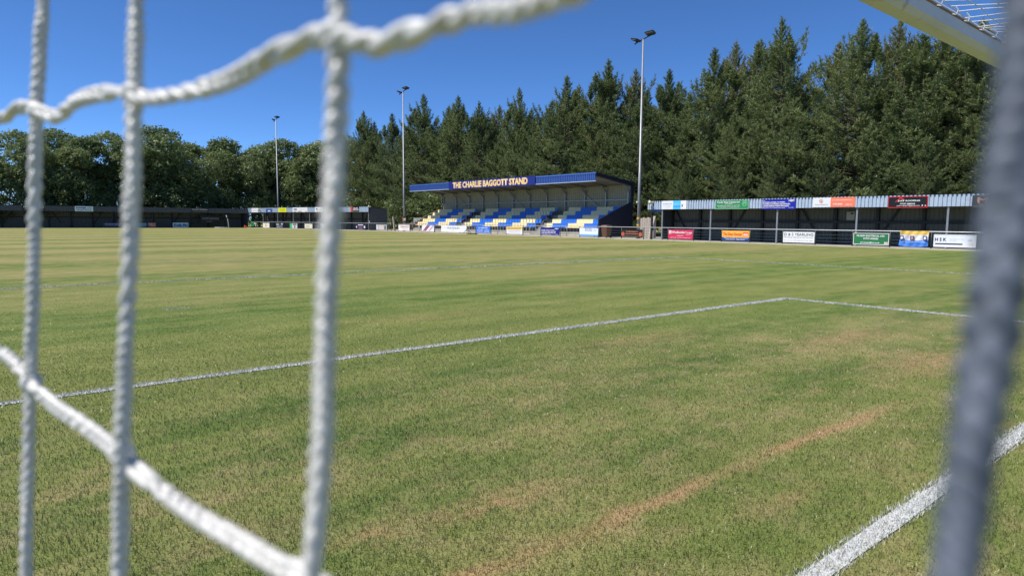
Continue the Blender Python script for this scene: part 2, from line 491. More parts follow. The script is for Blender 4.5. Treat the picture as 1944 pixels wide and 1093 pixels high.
for (x0, y0, x1, y1, w), nm in zip(LINES, LNAMES):
    m = MB(); n = 160
    L = max(x1 - x0, y1 - y0)
    vs_, fs_ = [], []
    for k in range(n + 1):
        t = k / n
        for sgn in (-1, 1):
            o = sgn * (w / 2 - 0.006 + random.uniform(-0.010, 0.008))
            vs_.append((x0 + (x1 - x0) * t + (o if y1 != y0 else 0), y0 + (y1 - y0) * t + (o if y1 == y0 else 0), 0.006))
        if k: fs_.append((2*k-2, 2*k-1, 2*k+1, 2*k) if y1 != y0 else (2*k-1, 2*k-2, 2*k, 2*k+1))
    # painted blades stand through the line
    rng = np.random.default_rng(hash(nm) % 1000 if False else len(nm))
    a0, a1 = (max(x0, -1.0), min(x1, 26.0)) if y1 == y0 else (y0, y1)
    dens = {'goal_line': 1500, 'goal_area_front_line': 900, 'goal_area_side_line': 700}.get(nm, 160)
    nb = int((a1 - a0) * dens)
    al = rng.uniform(a0, a1, nb); ac = np.clip(rng.normal(0, w * 0.34, nb), -w * 0.62, w * 0.62)
    pxy = np.stack([al, y0 + ac], 1) if y1 == y0 else np.stack([x0 + ac, al], 1)
    rr = np.hypot(pxy[:, 0], pxy[:, 1])
    bv, bf = tris(pxy, 0.003 + 0.0008 * rr, 0.026 + 0.0004 * rr, rng)
    fv = np.concatenate([np.array(vs_), bv])
    ff = [tuple(f) for f in fs_]
    me = bpy.data.meshes.new(nm)
    me.from_pydata(fv.tolist(), [], ff + [tuple(int(q) + len(vs_) for q in f) for f in bf])
    me.materials.append(M['chalk']); me.update()
    tag(link(nm, me), kind='structure')
# penalty mark, half rubbed out
rng = np.random.default_rng(5)
pp = np.stack([rng.normal(2.72, 0.13, 140), rng.normal(12.22, 0.06, 140)], 1)
bv, bf = tris(pp, 0.010, 0.02, rng)
tag(link('penalty_mark', np_mesh('penalty_mark', bv, bf, M['chalk'])), kind='structure')

# ------------------------------------------------------------------ goal frame and net
def catmull(pts, step):
    P = [Vector(p) for p in pts]
    P = [P[0] * 2 - P[1]] + P + [P[-1] * 2 - P[-2]]
    out = []
    for i in range(1, len(P) - 2):
        n = max(2, int((P[i + 1] - P[i]).length / step))
        for k in range(n):
            t = k / n
            a, b, c, d = P[i-1], P[i], P[i+1], P[i+2]
            out.append(0.5 * ((2*b) + (c-a)*t + (2*a-5*b+4*c-d)*t*t + (3*b-a-3*c+d)*t**3))
    out.append(P[-2])
    return out

def rope(pts, r, step=0.0008, n=8, pitch=0.0118):
    """plaited cord: three strands weaving round each other along a path"""
    fine = step < 0.002
    C = catmull(pts, step)
    m = MB()
    if not fine:
        return m.tube(C, r, max(6, n))
    seed = pts[0][0] * 900 + pts[0][2] * 31
    fr = []; pa = None; s = 0.0
    for i, p in enumerate(C):
        d = (C[min(i+1, len(C)-1)] - C[max(i-1, 0)]).normalized()
        if i: s += (p - C[i-1]).length
        a = d.cross(Vector((0.62, 0.78, 0.1))) if pa is None else pa - d * pa.dot(d)
        a.normalize(); pa = a
        fr.append((p, a, d.cross(a), s))
    for q in range(3):
        path = []; rad = []
        for (p, a, b, s_) in fr:
            t = 2 * math.pi * s_ / pitch + 1.5 * math.sin(s_ * 61 + seed) + 1.1 * math.sin(s_ * 137 + 3 * seed) + q * 2.0944
            tw = 1.3 * math.sin(s_ * 23 + seed) + 0.5 * math.sin(s_ * 71)
            ca, sa = math.cos(tw), math.sin(tw)
            x = (0.52 if pitch < 0.015 else 0.60) * r * math.sin(t); y = 0.38 * r * math.sin(2 * t)
            path.append(p + a * (x * ca - y * sa) + b * (x * sa + y * ca))
            rad.append(r * (0.60 + 0.06 * math.sin(s_ * 310 + q * 2 + seed)))
        m.tube(path, rad, n, False)
    return m

def cord_material(name, lo, hi, rough=0.55):
    m, nt, b = new_mat(name)
    pos = nt.n('NewGeometry').outputs['Position']
    f = nt.noise(pos, 160, 5, 0.7); f2 = nt.noise(pos, 900, 2, 0.6)
    c = nt.mix(nt.ramp(f, 0.3, 0.7), lo, hi)
    nt.l(c, b.inputs['Base Color']); b.inputs['Roughness'].default_value = rough
    b.inputs['Specular IOR Level'].default_value = 0.6
    bp = nt.n('Bump'); bp.inputs['Strength'].default_value = 0.5; bp.inputs['Distance'].default_value = 0.0004
    nt.l(f2, bp.inputs['Height']); nt.l(bp.outputs[0], b.inputs['Normal'])
    return m
M['cord'] = cord_material('white_cord', (0.50, 0.48, 0.45), (0.72, 0.71, 0.68), 0.35)
M['shaded_cord'] = cord_material('shaded_cord', (0.050, 0.064, 0.092), (0.13, 0.155, 0.205), 0.6)  # white net cord with its shade put into the base colour

net = empty('goal_net', (0, 0, 0))
tag(net, 'white braided goal net hanging close in front of the lens', 'goal net')
NV = {
 1: [(0.0288,0.3153,1.5983),(0.0267,0.3145,1.5784),(0.0245,0.3135,1.5575),(0.0217,0.3108,1.5188),(0.0193,0.3086,1.487),(0.0168,0.3068,1.4572),(0.0138,0.3043,1.4194),(0.0111,0.3015,1.3811)],
 2: [(0.0443,0.2313,1.5812),(0.0432,0.2303,1.5671),(0.0421,0.2293,1.5522),(0.0395,0.227,1.5184),(0.0363,0.2252,1.4839),(0.0331,0.2229,1.447),(0.032,0.2219,1.4321),(0.0304,0.2203,1.4097)],
 3: [(0.0632,0.1339,1.5638),(0.0625,0.1331,1.5534),(0.0614,0.1318,1.5366),(0.0591,0.1309,1.5148),(0.0569,0.1297,1.4919),(0.0552,0.1284,1.4713),(0.0531,0.1277,1.4527),(0.0517,0.1276,1.4426)]}
CR = 0.00232
for k, pts in NV.items():
    a, b = Vector(pts[0]), Vector(pts[-1])
    da = (Vector(pts[0]) - Vector(pts[1])).normalized(); db = (Vector(pts[-1]) - Vector(pts[-2])).normalized()
    full = [a + da * 0.06] + [Vector(p) for p in pts] + [b + db * 0.06]
    rope(full, CR * (1.0 if k > 1 else 0.95)).build('vertical_cord', M['cord'], net, True)
    up_ = [a + da * 0.058, (a.x + 0.01, a.y, a.z + 0.3), (a.x - 0.02, a.y, 2.44)]
    dn_ = [b + db * 0.058, (b.x - 0.02, b.y - 0.01, b.z - 0.35), (b.x - 0.03, b.y - 0.01, 0.02)]
    rope(up_, CR, 0.01, 6).build('vertical_cord', M['cord'], net, True)
    rope(dn_, CR, 0.01, 6).build('vertical_cord', M['cord'], net, True)
def planX(y):
    return 0.0865 - 0.21 * y if 0 < y < 0.33 else (0.0865 - 0.15 * y if y <= 0 else max(-0.075, -0.012 - 0.09 * (y - 0.42)))
for k in range(9):                                     # cords on towards the near post
    y = 0.42 + 0.096 * k
    rope([(planX(y), y, 2.44), (planX(y) + 0.012, y, 1.6), (planX(y), y - 0.005, 0.8), (planX(y) - 0.02, y, 0.02)], CR, 0.02, 6).build('vertical_cord', M['cord'], net, True)
for k in range(9):                                     # and on behind the camera
    y = -0.11 - 0.098 * k
    rope([(planX(y) + 0.03, y, 2.42 - 0.02 * k), (planX(y) + 0.03, y, 1.4), (planX(y), y, 0.02)], CR, 0.02, 6).build('vertical_cord', M['cord'], net, True)
UP = [(0.0044,0.353,1.5528),(0.0145,0.345,1.5555),(0.0204,0.3249,1.5585),(0.0248,0.3077,1.5555),(0.0289,0.2915,1.5522),(0.0335,0.2741,1.5563),(0.0405,0.2398,1.555),(0.0421,0.2293,1.5522),(0.0458,0.2167,1.5505),(0.0542,0.1851,1.551),(0.0592,0.1608,1.5547),(0.0617,0.1422,1.5551),(0.0624,0.1332,1.5537),(0.0657,0.1214,1.5503),(0.0687,0.1105,1.5514),(0.0714,0.0976,1.5521),(0.0736,0.0784,1.5507),(0.083,0.03,1.56)]
LO = [(-0.0006,0.346,1.4677),(0.009,0.3373,1.4618),(0.0145,0.3166,1.4578),(0.0169,0.3062,1.4532),(0.0228,0.283,1.4482),(0.029,0.2563,1.4459),(0.0341,0.2298,1.4432),(0.0377,0.2131,1.44),(0.043,0.1938,1.4364),(0.0491,0.168,1.4354),(0.053,0.1463,1.4359),(0.0546,0.1348,1.4376),(0.066,0.08,1.435),(0.078,0.03,1.43)]
for H in (UP, LO):
    rope(H, CR * 1.0, 0.0008, 8, 0.0215).build('horizontal_cord', M['cord'], net, True)
    rope([H[-1], (planX(0.0), 0.0, H[-1][2]), (planX(-0.4) + 0.02, -0.4, H[-1][2] - 0.01), (planX(-0.9), -0.9, H[-1][2])], CR, 0.02, 6).build('horizontal_cord', M['cord'], net, True)
    rope([H[0], (planX(0.6), 0.6, H[0][2] - 0.006), (planX(0.9), 0.9, H[0][2]), (planX(1.18), 1.18, H[0][2])], CR, 0.02, 6).build('horizontal_cord', M['cord'], net, True)
for z in [0.03 + 0.099 * k for k in range(14)] + [1.655 + 0.099 * k for k in range(8)]:
    rope([(planX(1.18), 1.18, z), (planX(0.8), 0.8, z - 0.006), (planX(0.4), 0.4, z), (planX(0.05), 0.05, z - 0.006), (planX(-0.3) + 0.02, -0.3, z), (planX(-0.9), -0.9, z)], CR, 0.03, 6).build('horizontal_cord', M['cord'], net, True)
# knots at the four crossings in view
def knot(p, r, seed):
    rg = random.Random(seed)
    m = MB()
    for j in range(3):
        ax = Vector((rg.uniform(-1, 1), rg.uniform(-1, 1), rg.uniform(-1, 1))).normalized()
        b = ax.orthogonal().normalized(); c = ax.cross(b)
        pts = [Vector(p) + (b * math.cos(t) + c * math.sin(t)) * r * 0.95 for t in [2 * math.pi * i / 14 for i in range(15)]]
        m.tube(pts, r * 0.66, 8, False)
    return m
for i, p in enumerate([(0.0248, 0.3112, 1.5560), (0.0421, 0.2293, 1.5525), (0.0624, 0.1332, 1.5537), (0.0169, 0.3065, 1.4538), (0.0341, 0.2298, 1.4438)]):
    knot(p, CR * 1.05, i + 3).build('knot', M['cord'], net, True)

# coarse panels further off: roof, back, far side
def netting(name, fn, nu, nv, r, parent):
    m = MB()
    rg = random.Random(len(name))
    G = [[Vector(fn(i / nu, j / nv)) + Vector((rg.uniform(-1, 1), rg.uniform(-1, 1), rg.uniform(-1, 1))) * (0.005 if name == 'roof_netting' else 0.012) for j in range(nv + 1)] for i in range(nu + 1)]
    for i in range(nu + 1): m.tube(G[i], r, 5, False)
    for j in range(nv + 1): m.tube([G[i][j] for i in range(nu + 1)], r, 5, False)
    return tag(m.build(name, M['cord'], parent, True), kind='stuff')
def roof_pt(u, v):
    x = X0 - 0.03 + u * 7.40; y = 1.205 - v * 1.65
    att = math.exp(-v * 14)
    z = 2.535 - 0.05 * math.sin(math.pi * v) - 0.06 * v + 0.012 * math.sin(x * 9) * att
    return (x, y, z)
netting('roof_netting', roof_pt, 76, 17, 0.0021, net)
netting('back_netting', lambda u, v: (X0 - 0.03 + u * 7.40, -0.45 - 0.7 * v, 2.47 * (1 - v) + 0.01), 74, 24, 0.002, net)
netting('far_side_netting', lambda u, v: (X0 + 7.35, 1.2 - u * (1.65 + 0.7 * v), 2.5 * (1 - v) + 0.01), 17, 24, 0.002, net)

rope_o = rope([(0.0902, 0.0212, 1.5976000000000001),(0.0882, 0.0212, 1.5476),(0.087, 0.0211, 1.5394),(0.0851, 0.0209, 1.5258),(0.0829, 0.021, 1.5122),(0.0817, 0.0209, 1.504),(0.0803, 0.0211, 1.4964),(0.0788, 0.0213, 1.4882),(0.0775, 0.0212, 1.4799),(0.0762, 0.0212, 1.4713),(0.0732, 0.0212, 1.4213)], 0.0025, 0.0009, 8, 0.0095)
ro = empty('shaded_net_cord', (0.075, 0.02, 0.0))  # fourth upright cord of the net, kept apart; its shade is painted dark
tag(ro, 'blurred net cord right in front of the lens, its shade painted dark blue-grey', 'rope')
ro_o = rope_o.build('cord_strand', M['shaded_cord'], ro, True); ro_o.location = (-0.075, -0.02, 0)
r2_ = rope([(0.0902,0.0212,1.5956),(0.09,0.022,2.0),(0.07,0.02,2.44)], 0.003, 0.01, 8).build('cord_strand', M['shaded_cord'], ro, True); r2_.location = (-0.075, -0.02, 0)
r3_ = rope([(0.0732,0.0212,1.4233),(0.065,0.022,0.8),(0.06,0.02,0.01)], 0.003, 0.01, 8).build('cord_strand', M['shaded_cord'], ro, True); r3_.location = (-0.075, -0.02, 0)

def goal_mat():
    m, nt, b = new_mat('weathered_goal_paint')
    tc = nt.n('TexCoord').outputs['Object']
    f = nt.noise(nt.mapping(tc, (2, 6, 6)), 2.0, 5, 0.65)
    f2 = nt.noise(nt.mapping(tc, (9, 3, 2)), 2.0, 5, 0.7)
    c = nt.mix(nt.ramp(f, 0.45, 0.7), (0.60, 0.62, 0.68), (0.54, 0.56, 0.60))
    c = nt.mix(nt.math('MULTIPLY', nt.ramp(f2, 0.62, 0.72), 0.7), c, (0.20, 0.16, 0.09))
    nt.l(c, b.inputs['Base Color']); b.inputs['Roughness'].default_value = 0.45
    return m
M['goal'] = goal_mat()
goal = empty('football_goal', (X0 + 3.66, GY, 0))
tag(goal, 'white weathered goal frame with crossbar overhead at upper right', 'goal')
def bar_profile(w, h, c=0.022):
    return [(-w/2 + c, -h/2), (w/2 - c, -h/2), (w/2, -h/2 + c), (w/2, h/2 - c), (w/2 - c, h/2), (-w/2 + c, h/2), (-w/2, h/2 - c), (-w/2, -h/2 + c)]
cb = MB().prism([(p[0], p[1] + 2.50) for p in bar_profile(0.11, 0.12)], 0, -3.78, 3.78).build('crossbar', M['goal'], goal)
MB().box(-3.7, 3.7, -0.0585, -0.0545, 2.518, 2.528).build('net_channel', M['timber'], cb)
for sx in (-1, 1):
    MB().prism([(p[0] + sx * 3.72, p[1]) for p in bar_profile(0.12, 0.11)], 2, 0, 2.438).build('post', M['goal'], goal)
    MB().tube([(sx * 3.74, -0.06, 2.53), (sx * 3.74, -1.2, 2.52), (sx * 3.74, -1.75, 2.42), (sx * 3.74, -2.45, 0.02)], 0.02, 8).build('net_stanchion', M['goal'], goal, True)
for k in range(38):
    x = -3.65 + k * 0.2 + random.uniform(-0.03, 0.03)
    m = MB(); m.tube([(x, -0.055, 2.521), (x + 0.008, -0.075, 2.515), (x + 0.004, -0.082, 2.535), (x - 0.006, -0.07, 2.555)], 0.0032, 5)
    m.build('net_clip', M['white'], cb)

# ------------------------------------------------------------------ cladding helper
def corr(L, z0, z1, period=0.22, depth=0.05, y=0.0, x0=0.0, flat=0.55):
    m = MB()
    xs = []
    n = int(round(L / period)); p = L / n
    for i in range(n):
        a = x0 + i * p
        xs += [(a, y - depth), (a + p * flat, y - depth), (a + p * (flat + 0.1), y), (a + p * 0.9, y)]
    xs.append((x0 + L, y - depth))
    vs_ = [(x, yy, z0) for x, yy in xs] + [(x, yy, z1) for x, yy in xs]
    k = len(xs)
    m.add(vs_, [(i, i + 1, k + i + 1, k + i) for i in range(k - 1)])
    return m
def corr_roof(L, ya, za, yb, zb, period=0.22, depth=0.045, x0=0.0):
    m = MB(); n = int(round(L / period)); p = L / n; xs = []
    for i in range(n):
        a = x0 + i * p
        xs += [(a, depth), (a + p * 0.35, depth), (a + p * 0.5, 0), (a + p * 0.85, 0)]
    xs.append((x0 + L, depth)); k = len(xs)
    vs_ = [(x, ya, za + d) for x, d in xs] + [(x, yb, zb + d) for x, d in xs]
    m.add(vs_, [(i, i + 1, k + i + 1, k + i) for i in range(k - 1)])
    return m

# ------------------------------------------------------------------ main stand
RZ = -math.pi / 2
st = empty('grandstand', (46.5, 78.0, 0), RZ)
tag(st, 'blue roofed seating stand with blue and cream seats', 'stand')
SL = 34.0
# fascia left and right of the name sign
corr(SL - 0.1, 5.36, 6.02, 0.25, 0.045, 0.0, 0.1).build('fascia', M['blue_clad'], st)
MB().box(0.08, SL + 0.02, -0.075, 0.02, 6.02, 6.15).build('fascia_cap', paint((0.055, 0.13, 0.45), 0.4, name='blue_cap'), st)
MB().box(0.08, SL + 0.02, -0.07, 0.05, 5.30, 5.36).build('fascia_drip', M['grey_blue'], st)
corr_roof(SL, 0.02, 6.06, 5.5, 5.33).build('roof', M['navy_clad'], st)
MB().add([(0.05, 0.03, 5.90), (SL, 0.03, 5.90), (SL, 5.35, 5.17), (0.05, 5.35, 5.17)], [(0, 1, 2, 3)]).build('soffit', M['soffit'], st)
corr(SL - 0.1, 2.2, 5.22, 0.30, 0.04, 5.30, 0.0).build('back_wall', M['stand_clad'], st)
MB().box(0, SL, 5.32, 5.36, 0.03, 5.25).build('rear_cladding', M['navy_clad'], st)
for k in range(12):
    x = 0.55 + k * (SL - 0.9) / 11
    m = MB(); m.box(x - 0.06, x + 0.06, 5.02, 5.20, 0.0, 4.75)
    m.build('rear_post', M['rail'], st)
    m = MB(); m.bar((x, 5.12, 4.55), (x, 4.3, 5.26), 0.10, 0.16); m.build('haunch', M['rail'], st)
    m = MB(); m.bar((x, 5.15, 5.12), (x, 0.05, 5.82), 0.12, 0.16); m.build('rafter', M['soffit'], st)
MB().box(0.4, SL - 0.2, 4.92, 5.02, 3.66, 3.76).build('sheeting_rail', M['rail'], st)
for (xa, xb) in ((4.0, 6.8), (15.0, 17.8), (SL - 7.0, SL - 4.2)):
    MB().bar((xa, 5.0, 4.8), (xb, 5.0, 2.9), 0.07).build('wind_brace', M['rail'], st)
# right end wall: sloping lower panel, thick roof edge, rear corner strip
ex = SL - 0.15
MB().prism([(0.55, 0.03), (0.55, 1.72), (5.2, 3.48), (5.45, 3.48), (5.45, 0.03)], 0, ex, ex + 0.12).build('end_wall', M['navy_clad'], st)
MB().prism([(-0.05, 6.14), (5.6, 5.42), (5.6, 4.95), (4.9, 5.12), (-0.05, 5.85)], 0, ex + 0.02, ex + 0.16).build('roof_edge', M['navy_clad'], st)
MB().box(ex, ex + 0.14, 5.15, 5.5, 3.46, 5.2).build('corner_strip', M['navy_clad'], st)
MB().box(0.0, 0.12, 5.15, 5.34, 2.3, 5.2).build('corner_strip', M['navy_clad'], st)
# terraces
for i in range(5):
    x0s, x1s = 0.15, SL - 0.16
    MB().box(x0s, x1s, 0.42 + 0.8 * i, 5.28, 0.03 if i == 0 else 0.48 + 0.42 * (i - 1) + 0.002, 0.48 + 0.42 * i).build('terrace_step', M['concrete'], st)
# aisle half steps
for ax in (9.6, 24.5):
    for i in range(5):
        MB().box(ax - 0.1, ax + 1.6, 0.18 + 0.8 * i, 0.419 + 0.8 * i, 0.03 if i == 0 else 0.48 + 0.42 * (i - 1) + 0.002, 0.27 + 0.42 * i).build('aisle_step', M['concrete'], st)
def seat_mesh(mat):
    m = MB()
    w = 0.215
    # pan: shallow bucket
    pr = [(-0.20, 0.43), (-0.05, 0.40), (0.12, 0.40), (0.17, 0.47)]
    prof = pr + [(0.19, 0.62), (0.225, 0.80), (0.24, 0.835)]
    back = [(p[0] + 0.012, p[1] - 0.035) for p in prof[:3]] + [(p[0] + 0.035, p[1] - 0.01) for p in prof[3:]]
    n = len(prof)
    vs_ = []
    for sx in (-w, 0.0, w):
        dip = 0.02 if sx == 0.0 else 0.0
        for (y, z) in prof: vs_.append((sx, y + dip, z - dip * 0.5))
    fs_ = []
    for a in range(2):
        for i in range(n - 1):
            fs_.append((a*n+i, (a+1)*n+i, (a+1)*n+i+1, a*n+i+1))
    m.add(vs_, fs_)
    # outer shell
    vs2 = [(sx, y, z) for sx in (-w, w) for (y, z) in back]
    m.add(vs2, [(i, i+1, n+i+1, n+i) for i in range(n-1)])
    m.box(-w, w, -0.205, -0.19, 0.39, 0.435)
    m.box(-w, w, 0.225, 0.26, 0.79, 0.84)
    return m.mesh('seat', mat)
def leg_mesh():
    m = MB(); m.box(-0.03, 0.03, 0.05, 0.11, 0.0, 0.395); return m.mesh('seat_leg', M['dark_steel'])
seat_c = seat_mesh(M['cream']); seat_b = seat_mesh(M['seat_blue']); leg_m = leg_mesh()
blocks = [(0.42, 18, 5, 0.505), (11.35, 26, 3, 0.505), (26.12, 16, 2, 0.455)]
for i in range(5):
    for (bx, nseat, first, sp_) in blocks:
        for j in range(nseat):
            sh = first + (i + 1) // 2
            cream = (j < sh) or (((j - sh) // 5) % 2 == 1)
            s = link('seat', seat_c if cream else seat_b, st, (bx + 0.25 + sp_ * j, 0.75 + 0.8 * i, 0.48 + 0.42 * i))
            s.rotation_euler = (0, 0, random.uniform(-0.02, 0.02))
lg = MB()
for i in range(5):
    for (bx, nseat, first, sp_) in blocks:
        for j in range(nseat):
            x = bx + 0.25 + sp_ * j; y = 0.75 + 0.8 * i; z = 0.48 + 0.42 * i
            lg.box(x - 0.03, x + 0.03, y + 0.05, y + 0.11, z, z + 0.395)
tag(lg.build('seat_brackets', M['dark_steel'], st), kind='stuff')
# handrails of the aisles and front barrier
for ax in (9.55, 11.1, 24.45, 26.0):
    m = MB()
    m.tube([(ax, 0.45, 0.48), (ax, 0.45, 1.42), (ax, 1.25, 1.85), (ax, 1.25, 0.9)], 0.024, 6)
    m.build('handrail', M['steel'], st, True)
    m = MB(); m.tube([(ax, 2.45, 1.32), (ax, 2.45, 2.45)], 0.024, 6); m.build('handrail_post', M['steel'], st, True)
for (xa, xb) in ((0.2, 9.4), (11.2, 24.3), (26.1, 33.6)):
    m = MB()
    m.tube([(xa, 0.28, 0.42), (xb, 0.28, 0.42)], 0.024, 6); m.build('barrier_rail', M['steel'], st, True)
    m = MB(); m.box(xa, xb, 0.30, 0.419, 0.06, 0.22); m.build('front_kerb', M['kerb'], st)
    k = int((xb - xa) / 1.8)
    for q in range(k + 1):
        x = xa + (xb - xa) * q / k
        m = MB(); m.tube([(x, 0.27, 0.03), (x, 0.27, 0.95)], 0.02, 6); m.build('barrier_post', M['steel'], st, True)

# name sign on the fascia
sg = empty('stand_name_sign', (46.36, 68.5, 5.27), RZ)
tag(sg, 'navy sign with large gold letters naming the stand, on its fascia', 'sign')
MB().box(0, 15.95, 0, 0.05, 0.0, 0.95).build('panel', M['navy_board'], sg)
m_gold = paint((0.85, 0.48, 0.16), 0.4, var=0.06, name='gold_letter'); m_gold2 = paint((0.86, 0.64, 0.30), 0.4, var=0.06, name='pale_letter')
text(sg, 'THE CHARLIE BAGGOTT STAND', 7.83, 0.475, 13.95, 0.74, -0.010, m_gold, 0.05)
text(sg, 'THE CHARLIE BAGGOTT STAND', 7.80, 0.485, 13.85, 0.70, -0.016, m_gold2, 0.022)

# timber stair flank at the open end of the stand
tm = empty('timber_stair_fence', (46.9, 78.75, 0), RZ)
tag(tm, 'brown timber boarded stair flank at the open left end of the stand', 'fence')
for k in range(12):
    a = k * 0.4; z = 0.55 + a * 0.42
    MB().box(0.0, 0.04, a + 0.01, a + 0.39, max(0.0, z - 0.35), z + 0.42).build('board', M['timber'], tm)
MB().bar((0.02, -0.1, 1.02), (0.02, 4.8, 3.02), 0.07, 0.05).build('handrail', M['pale_timber'], tm)

# ------------------------------------------------------------------ open sheds
def shed(root, L, D, f0, f1, clad, fposts, end_left=True, end_right=True, rear_step=2.75, rposts=None, period=0.22, roofmat=None, post_mat=None, post_w=0.055):
    corr(L, f0, f1, period, 0.055, 0.0).build('fascia', clad, root)
    MB().box(0, L, 0.01, 0.05, f0 + 0.02, f1 - 0.02).build('fascia_rail', M['dark_steel'], root)
    corr_roof(L, -0.09, f1 + 0.004, D + 0.1, f1 - 0.32, period).build('roof', roofmat or M['dark_steel'], root)
    corr(L, 0.03, f1 - 0.33, 0.28, 0.03, D).build('back_wall', M['back_clad'], root)
    n = int(L / rear_step)
    for k in range(n + 1):
        x = 0.12 + k * (L - 0.24) / n
        MB().box(x - 0.1, x + 0.1, D - 0.22, D - 0.04, 0.03, f1 - 0.36).build('rear_post', M['dark_steel'], root)
        if k % 2 == 0 and k < n:
            s = 1 if (k // 2) % 2 else -1
            xa, xb = (x + 0.2, x + 1.5) if s > 0 else (x + 1.5, x + 0.2)
            MB().bar((xa, D - 0.14, 0.1 + 0.6), (xb, D - 0.14, f1 - 0.5), 0.07, 0.12).build('brace', M['dark_steel'], root)
    MB().box(0.1, L - 0.1, D - 0.26, D - 0.222, 1.52, 1.68).build('girt', M['dark_steel'], root)
    pm = post_mat or M['steel']
    for x in fposts:
        MB().box(x - post_w, x + post_w, 0.06, 0.06 + 2 * post_w, 0.03, f1 - 0.12).build('front_post', pm, root)
        MB().bar((x, 0.12, f1 - 0.15), (x, D - 0.1, f1 - 0.42), 0.08, 0.12).build('rafter', M['dark_steel'], root)
    for e, x in ((end_left, 0.0), (end_right, L - 0.05)):
        if e:
            MB().prism([(0.25, 0.03), (0.25, f1 - 0.1), (D, f1 - 0.36), (D, 0.03)], 0, x, x + 0.05).build('end_wall', M['dark_clad'], root)

s1 = empty('open_shed', (45.35, 36.75, 0), RZ)
tag(s1, 'long open-fronted spectator shed with pale corrugated fascia beside the stand', 'shed')
shed(s1, 46.0, 3.4, 2.56, 3.27, M['grey_blue'], [1.45, 6.15, 11.7, 17.25, 22.5, 28, 33.5, 39, 44.5], end_left=False, period=0.235)
MB().box(0.05, 0.2, 0.3, 0.45, 0.03, 2.7).build('corner_post', M['dark_steel'], s1)
MB().box(0.5, 0.58, 1.2, 1.28, 0.03, 2.9).build('corner_post', M['steel'], s1)
MB().box(0.02, 0.07, 2.0, 3.38, 0.03, 2.9).build('end_panel', M['dark_clad'], s1)

s2 = empty('open_shed', (-24.0, 120.0, 0), 0.0)
tag(s2, 'long dark grey spectator shed along the far end of the pitch', 'shed')
shed(s2, 62.9, 3.4, 2.5, 3.27, M['dark_clad'], [3 + 5.6 * k for k in range(11)], post_mat=M['dark_steel'], period=0.3)

thB = math.atan2(-0.981, 0.193)
pB0 = Vector((45.3, 87.4)); dB = Vector((-0.193, 0.981)); nB = Vector((0.981, 0.193))
def onB(s, off, z=0.0):
    p = pB0 + dB * s - nB * off
    return (p.x, p.y, z)
s3 = empty('open_shed', onB(33.2, 0), thB)
tag(s3, 'pale fascia spectator shed in the far corner beyond the second floodlight', 'shed')
shed(s3, 33.2, 3.4, 2.66, 3.42, M['grey_blue'], [33.15 - s for s in (28.46, 23.95, 19.35, 14.77, 10.5, 6.85, 0.15)], end_left=False, period=0.30, post_w=0.05)

# ------------------------------------------------------------------ perimeter rail
def rail(name, label, pts, flip=False):
    base = Vector((pts[0][0], pts[0][1], 0))
    root = empty(name, base)
    tag(root, label, 'railing')
    loc = [Vector((p[0], p[1], 0)) - base for p in pts]
    MB().tube([p + Vector((0, 0, 1.05)) for p in loc], 0.035, 8).build('top_rail', M['rail'], root, True)
    for z in (0.30, 0.52, 0.74):
        MB().tube([p + Vector((0.03, 0, z)) for p in loc], 0.009, 5).build('wire', M['wire'], root, True)
    pm = MB().tube([(0, 0, -0.02), (0, 0, 1.04)], 0.036, 8).mesh('post', M['dark_post'], True)
    for p in loc: link('post', pm, root, p)
    return root
PY = [77.8,74.9,71.95,69.1,66.4,63.6,60.6,57.8,55.1,52.4,49.65,46.85,44.2,41.75,39.06,36.6,34.05,31.57,29.05,26.66,24.15,21.8,19.35,17.08,14.78,12.41,10,7.5,5,2.5,0,-2.5,-5]
rail('perimeter_rail', 'white topped spectator rail along the right touchline before stand and shed', [(44.65, y) for y in PY])
SB = [-8.6, -4.85, -2.55, -0.2, 2.1, 4.4, 6.7, 8.9, 10.7, 12.8, 15, 17, 19.1, 21.1, 23.1, 25.2, 27.2, 29.2, 31.1]
rail('perimeter_rail', 'white topped spectator rail running into the far corner', [(44.66, 79.8)] + [onB(s, 0.7)[:2] for s in SB[1:]])

# ------------------------------------------------------------------ advertising boards
def board(name, label, loc, rz, w, h, base, blocks=(), texts=(), group=None, frame=None, thick=0.02, cat='advert board'):
    """loc: bottom centre of the front face; local x to the viewer's right, front face towards -y"""
    root = empty(name, loc, rz)
    tag(root, label, cat, group)
    MB().box(-w/2, w/2, 0.0, thick, 0.0, h).build('panel', paint(base, 0.45, var=0.06), root)
    if frame:
        f = 0.035 * min(1.0, h / 0.7)
        fm = paint(frame, 0.4, var=0.06)
        for (a, b, c, d) in ((-w/2, w/2, h - f, h), (-w/2, w/2, 0, f), (-w/2, -w/2 + f, f, h - f), (w/2 - f, w/2, f, h - f)):
            MB().box(a, b, -0.012, -0.001, c, d).build('frame_strip', fm, root)
    for q, (u0, u1, v0, v1, c) in enumerate(blocks):
        MB().box(-w/2 + u0*w, -w/2 + u1*w, -0.004 - 0.0015*q, -0.002, v0*h, v1*h).build('colour_field', paint(c, 0.45, var=0.06), root)
    for t in texts:
        s, u, v, tw, th, c = t[:6]
        text(root, s, -w/2 + u*w, v*h, tw*w, th*h, -0.018, paint(c, 0.45, var=0.04), t[6] if len(t) > 6 else 0.015)
    return root
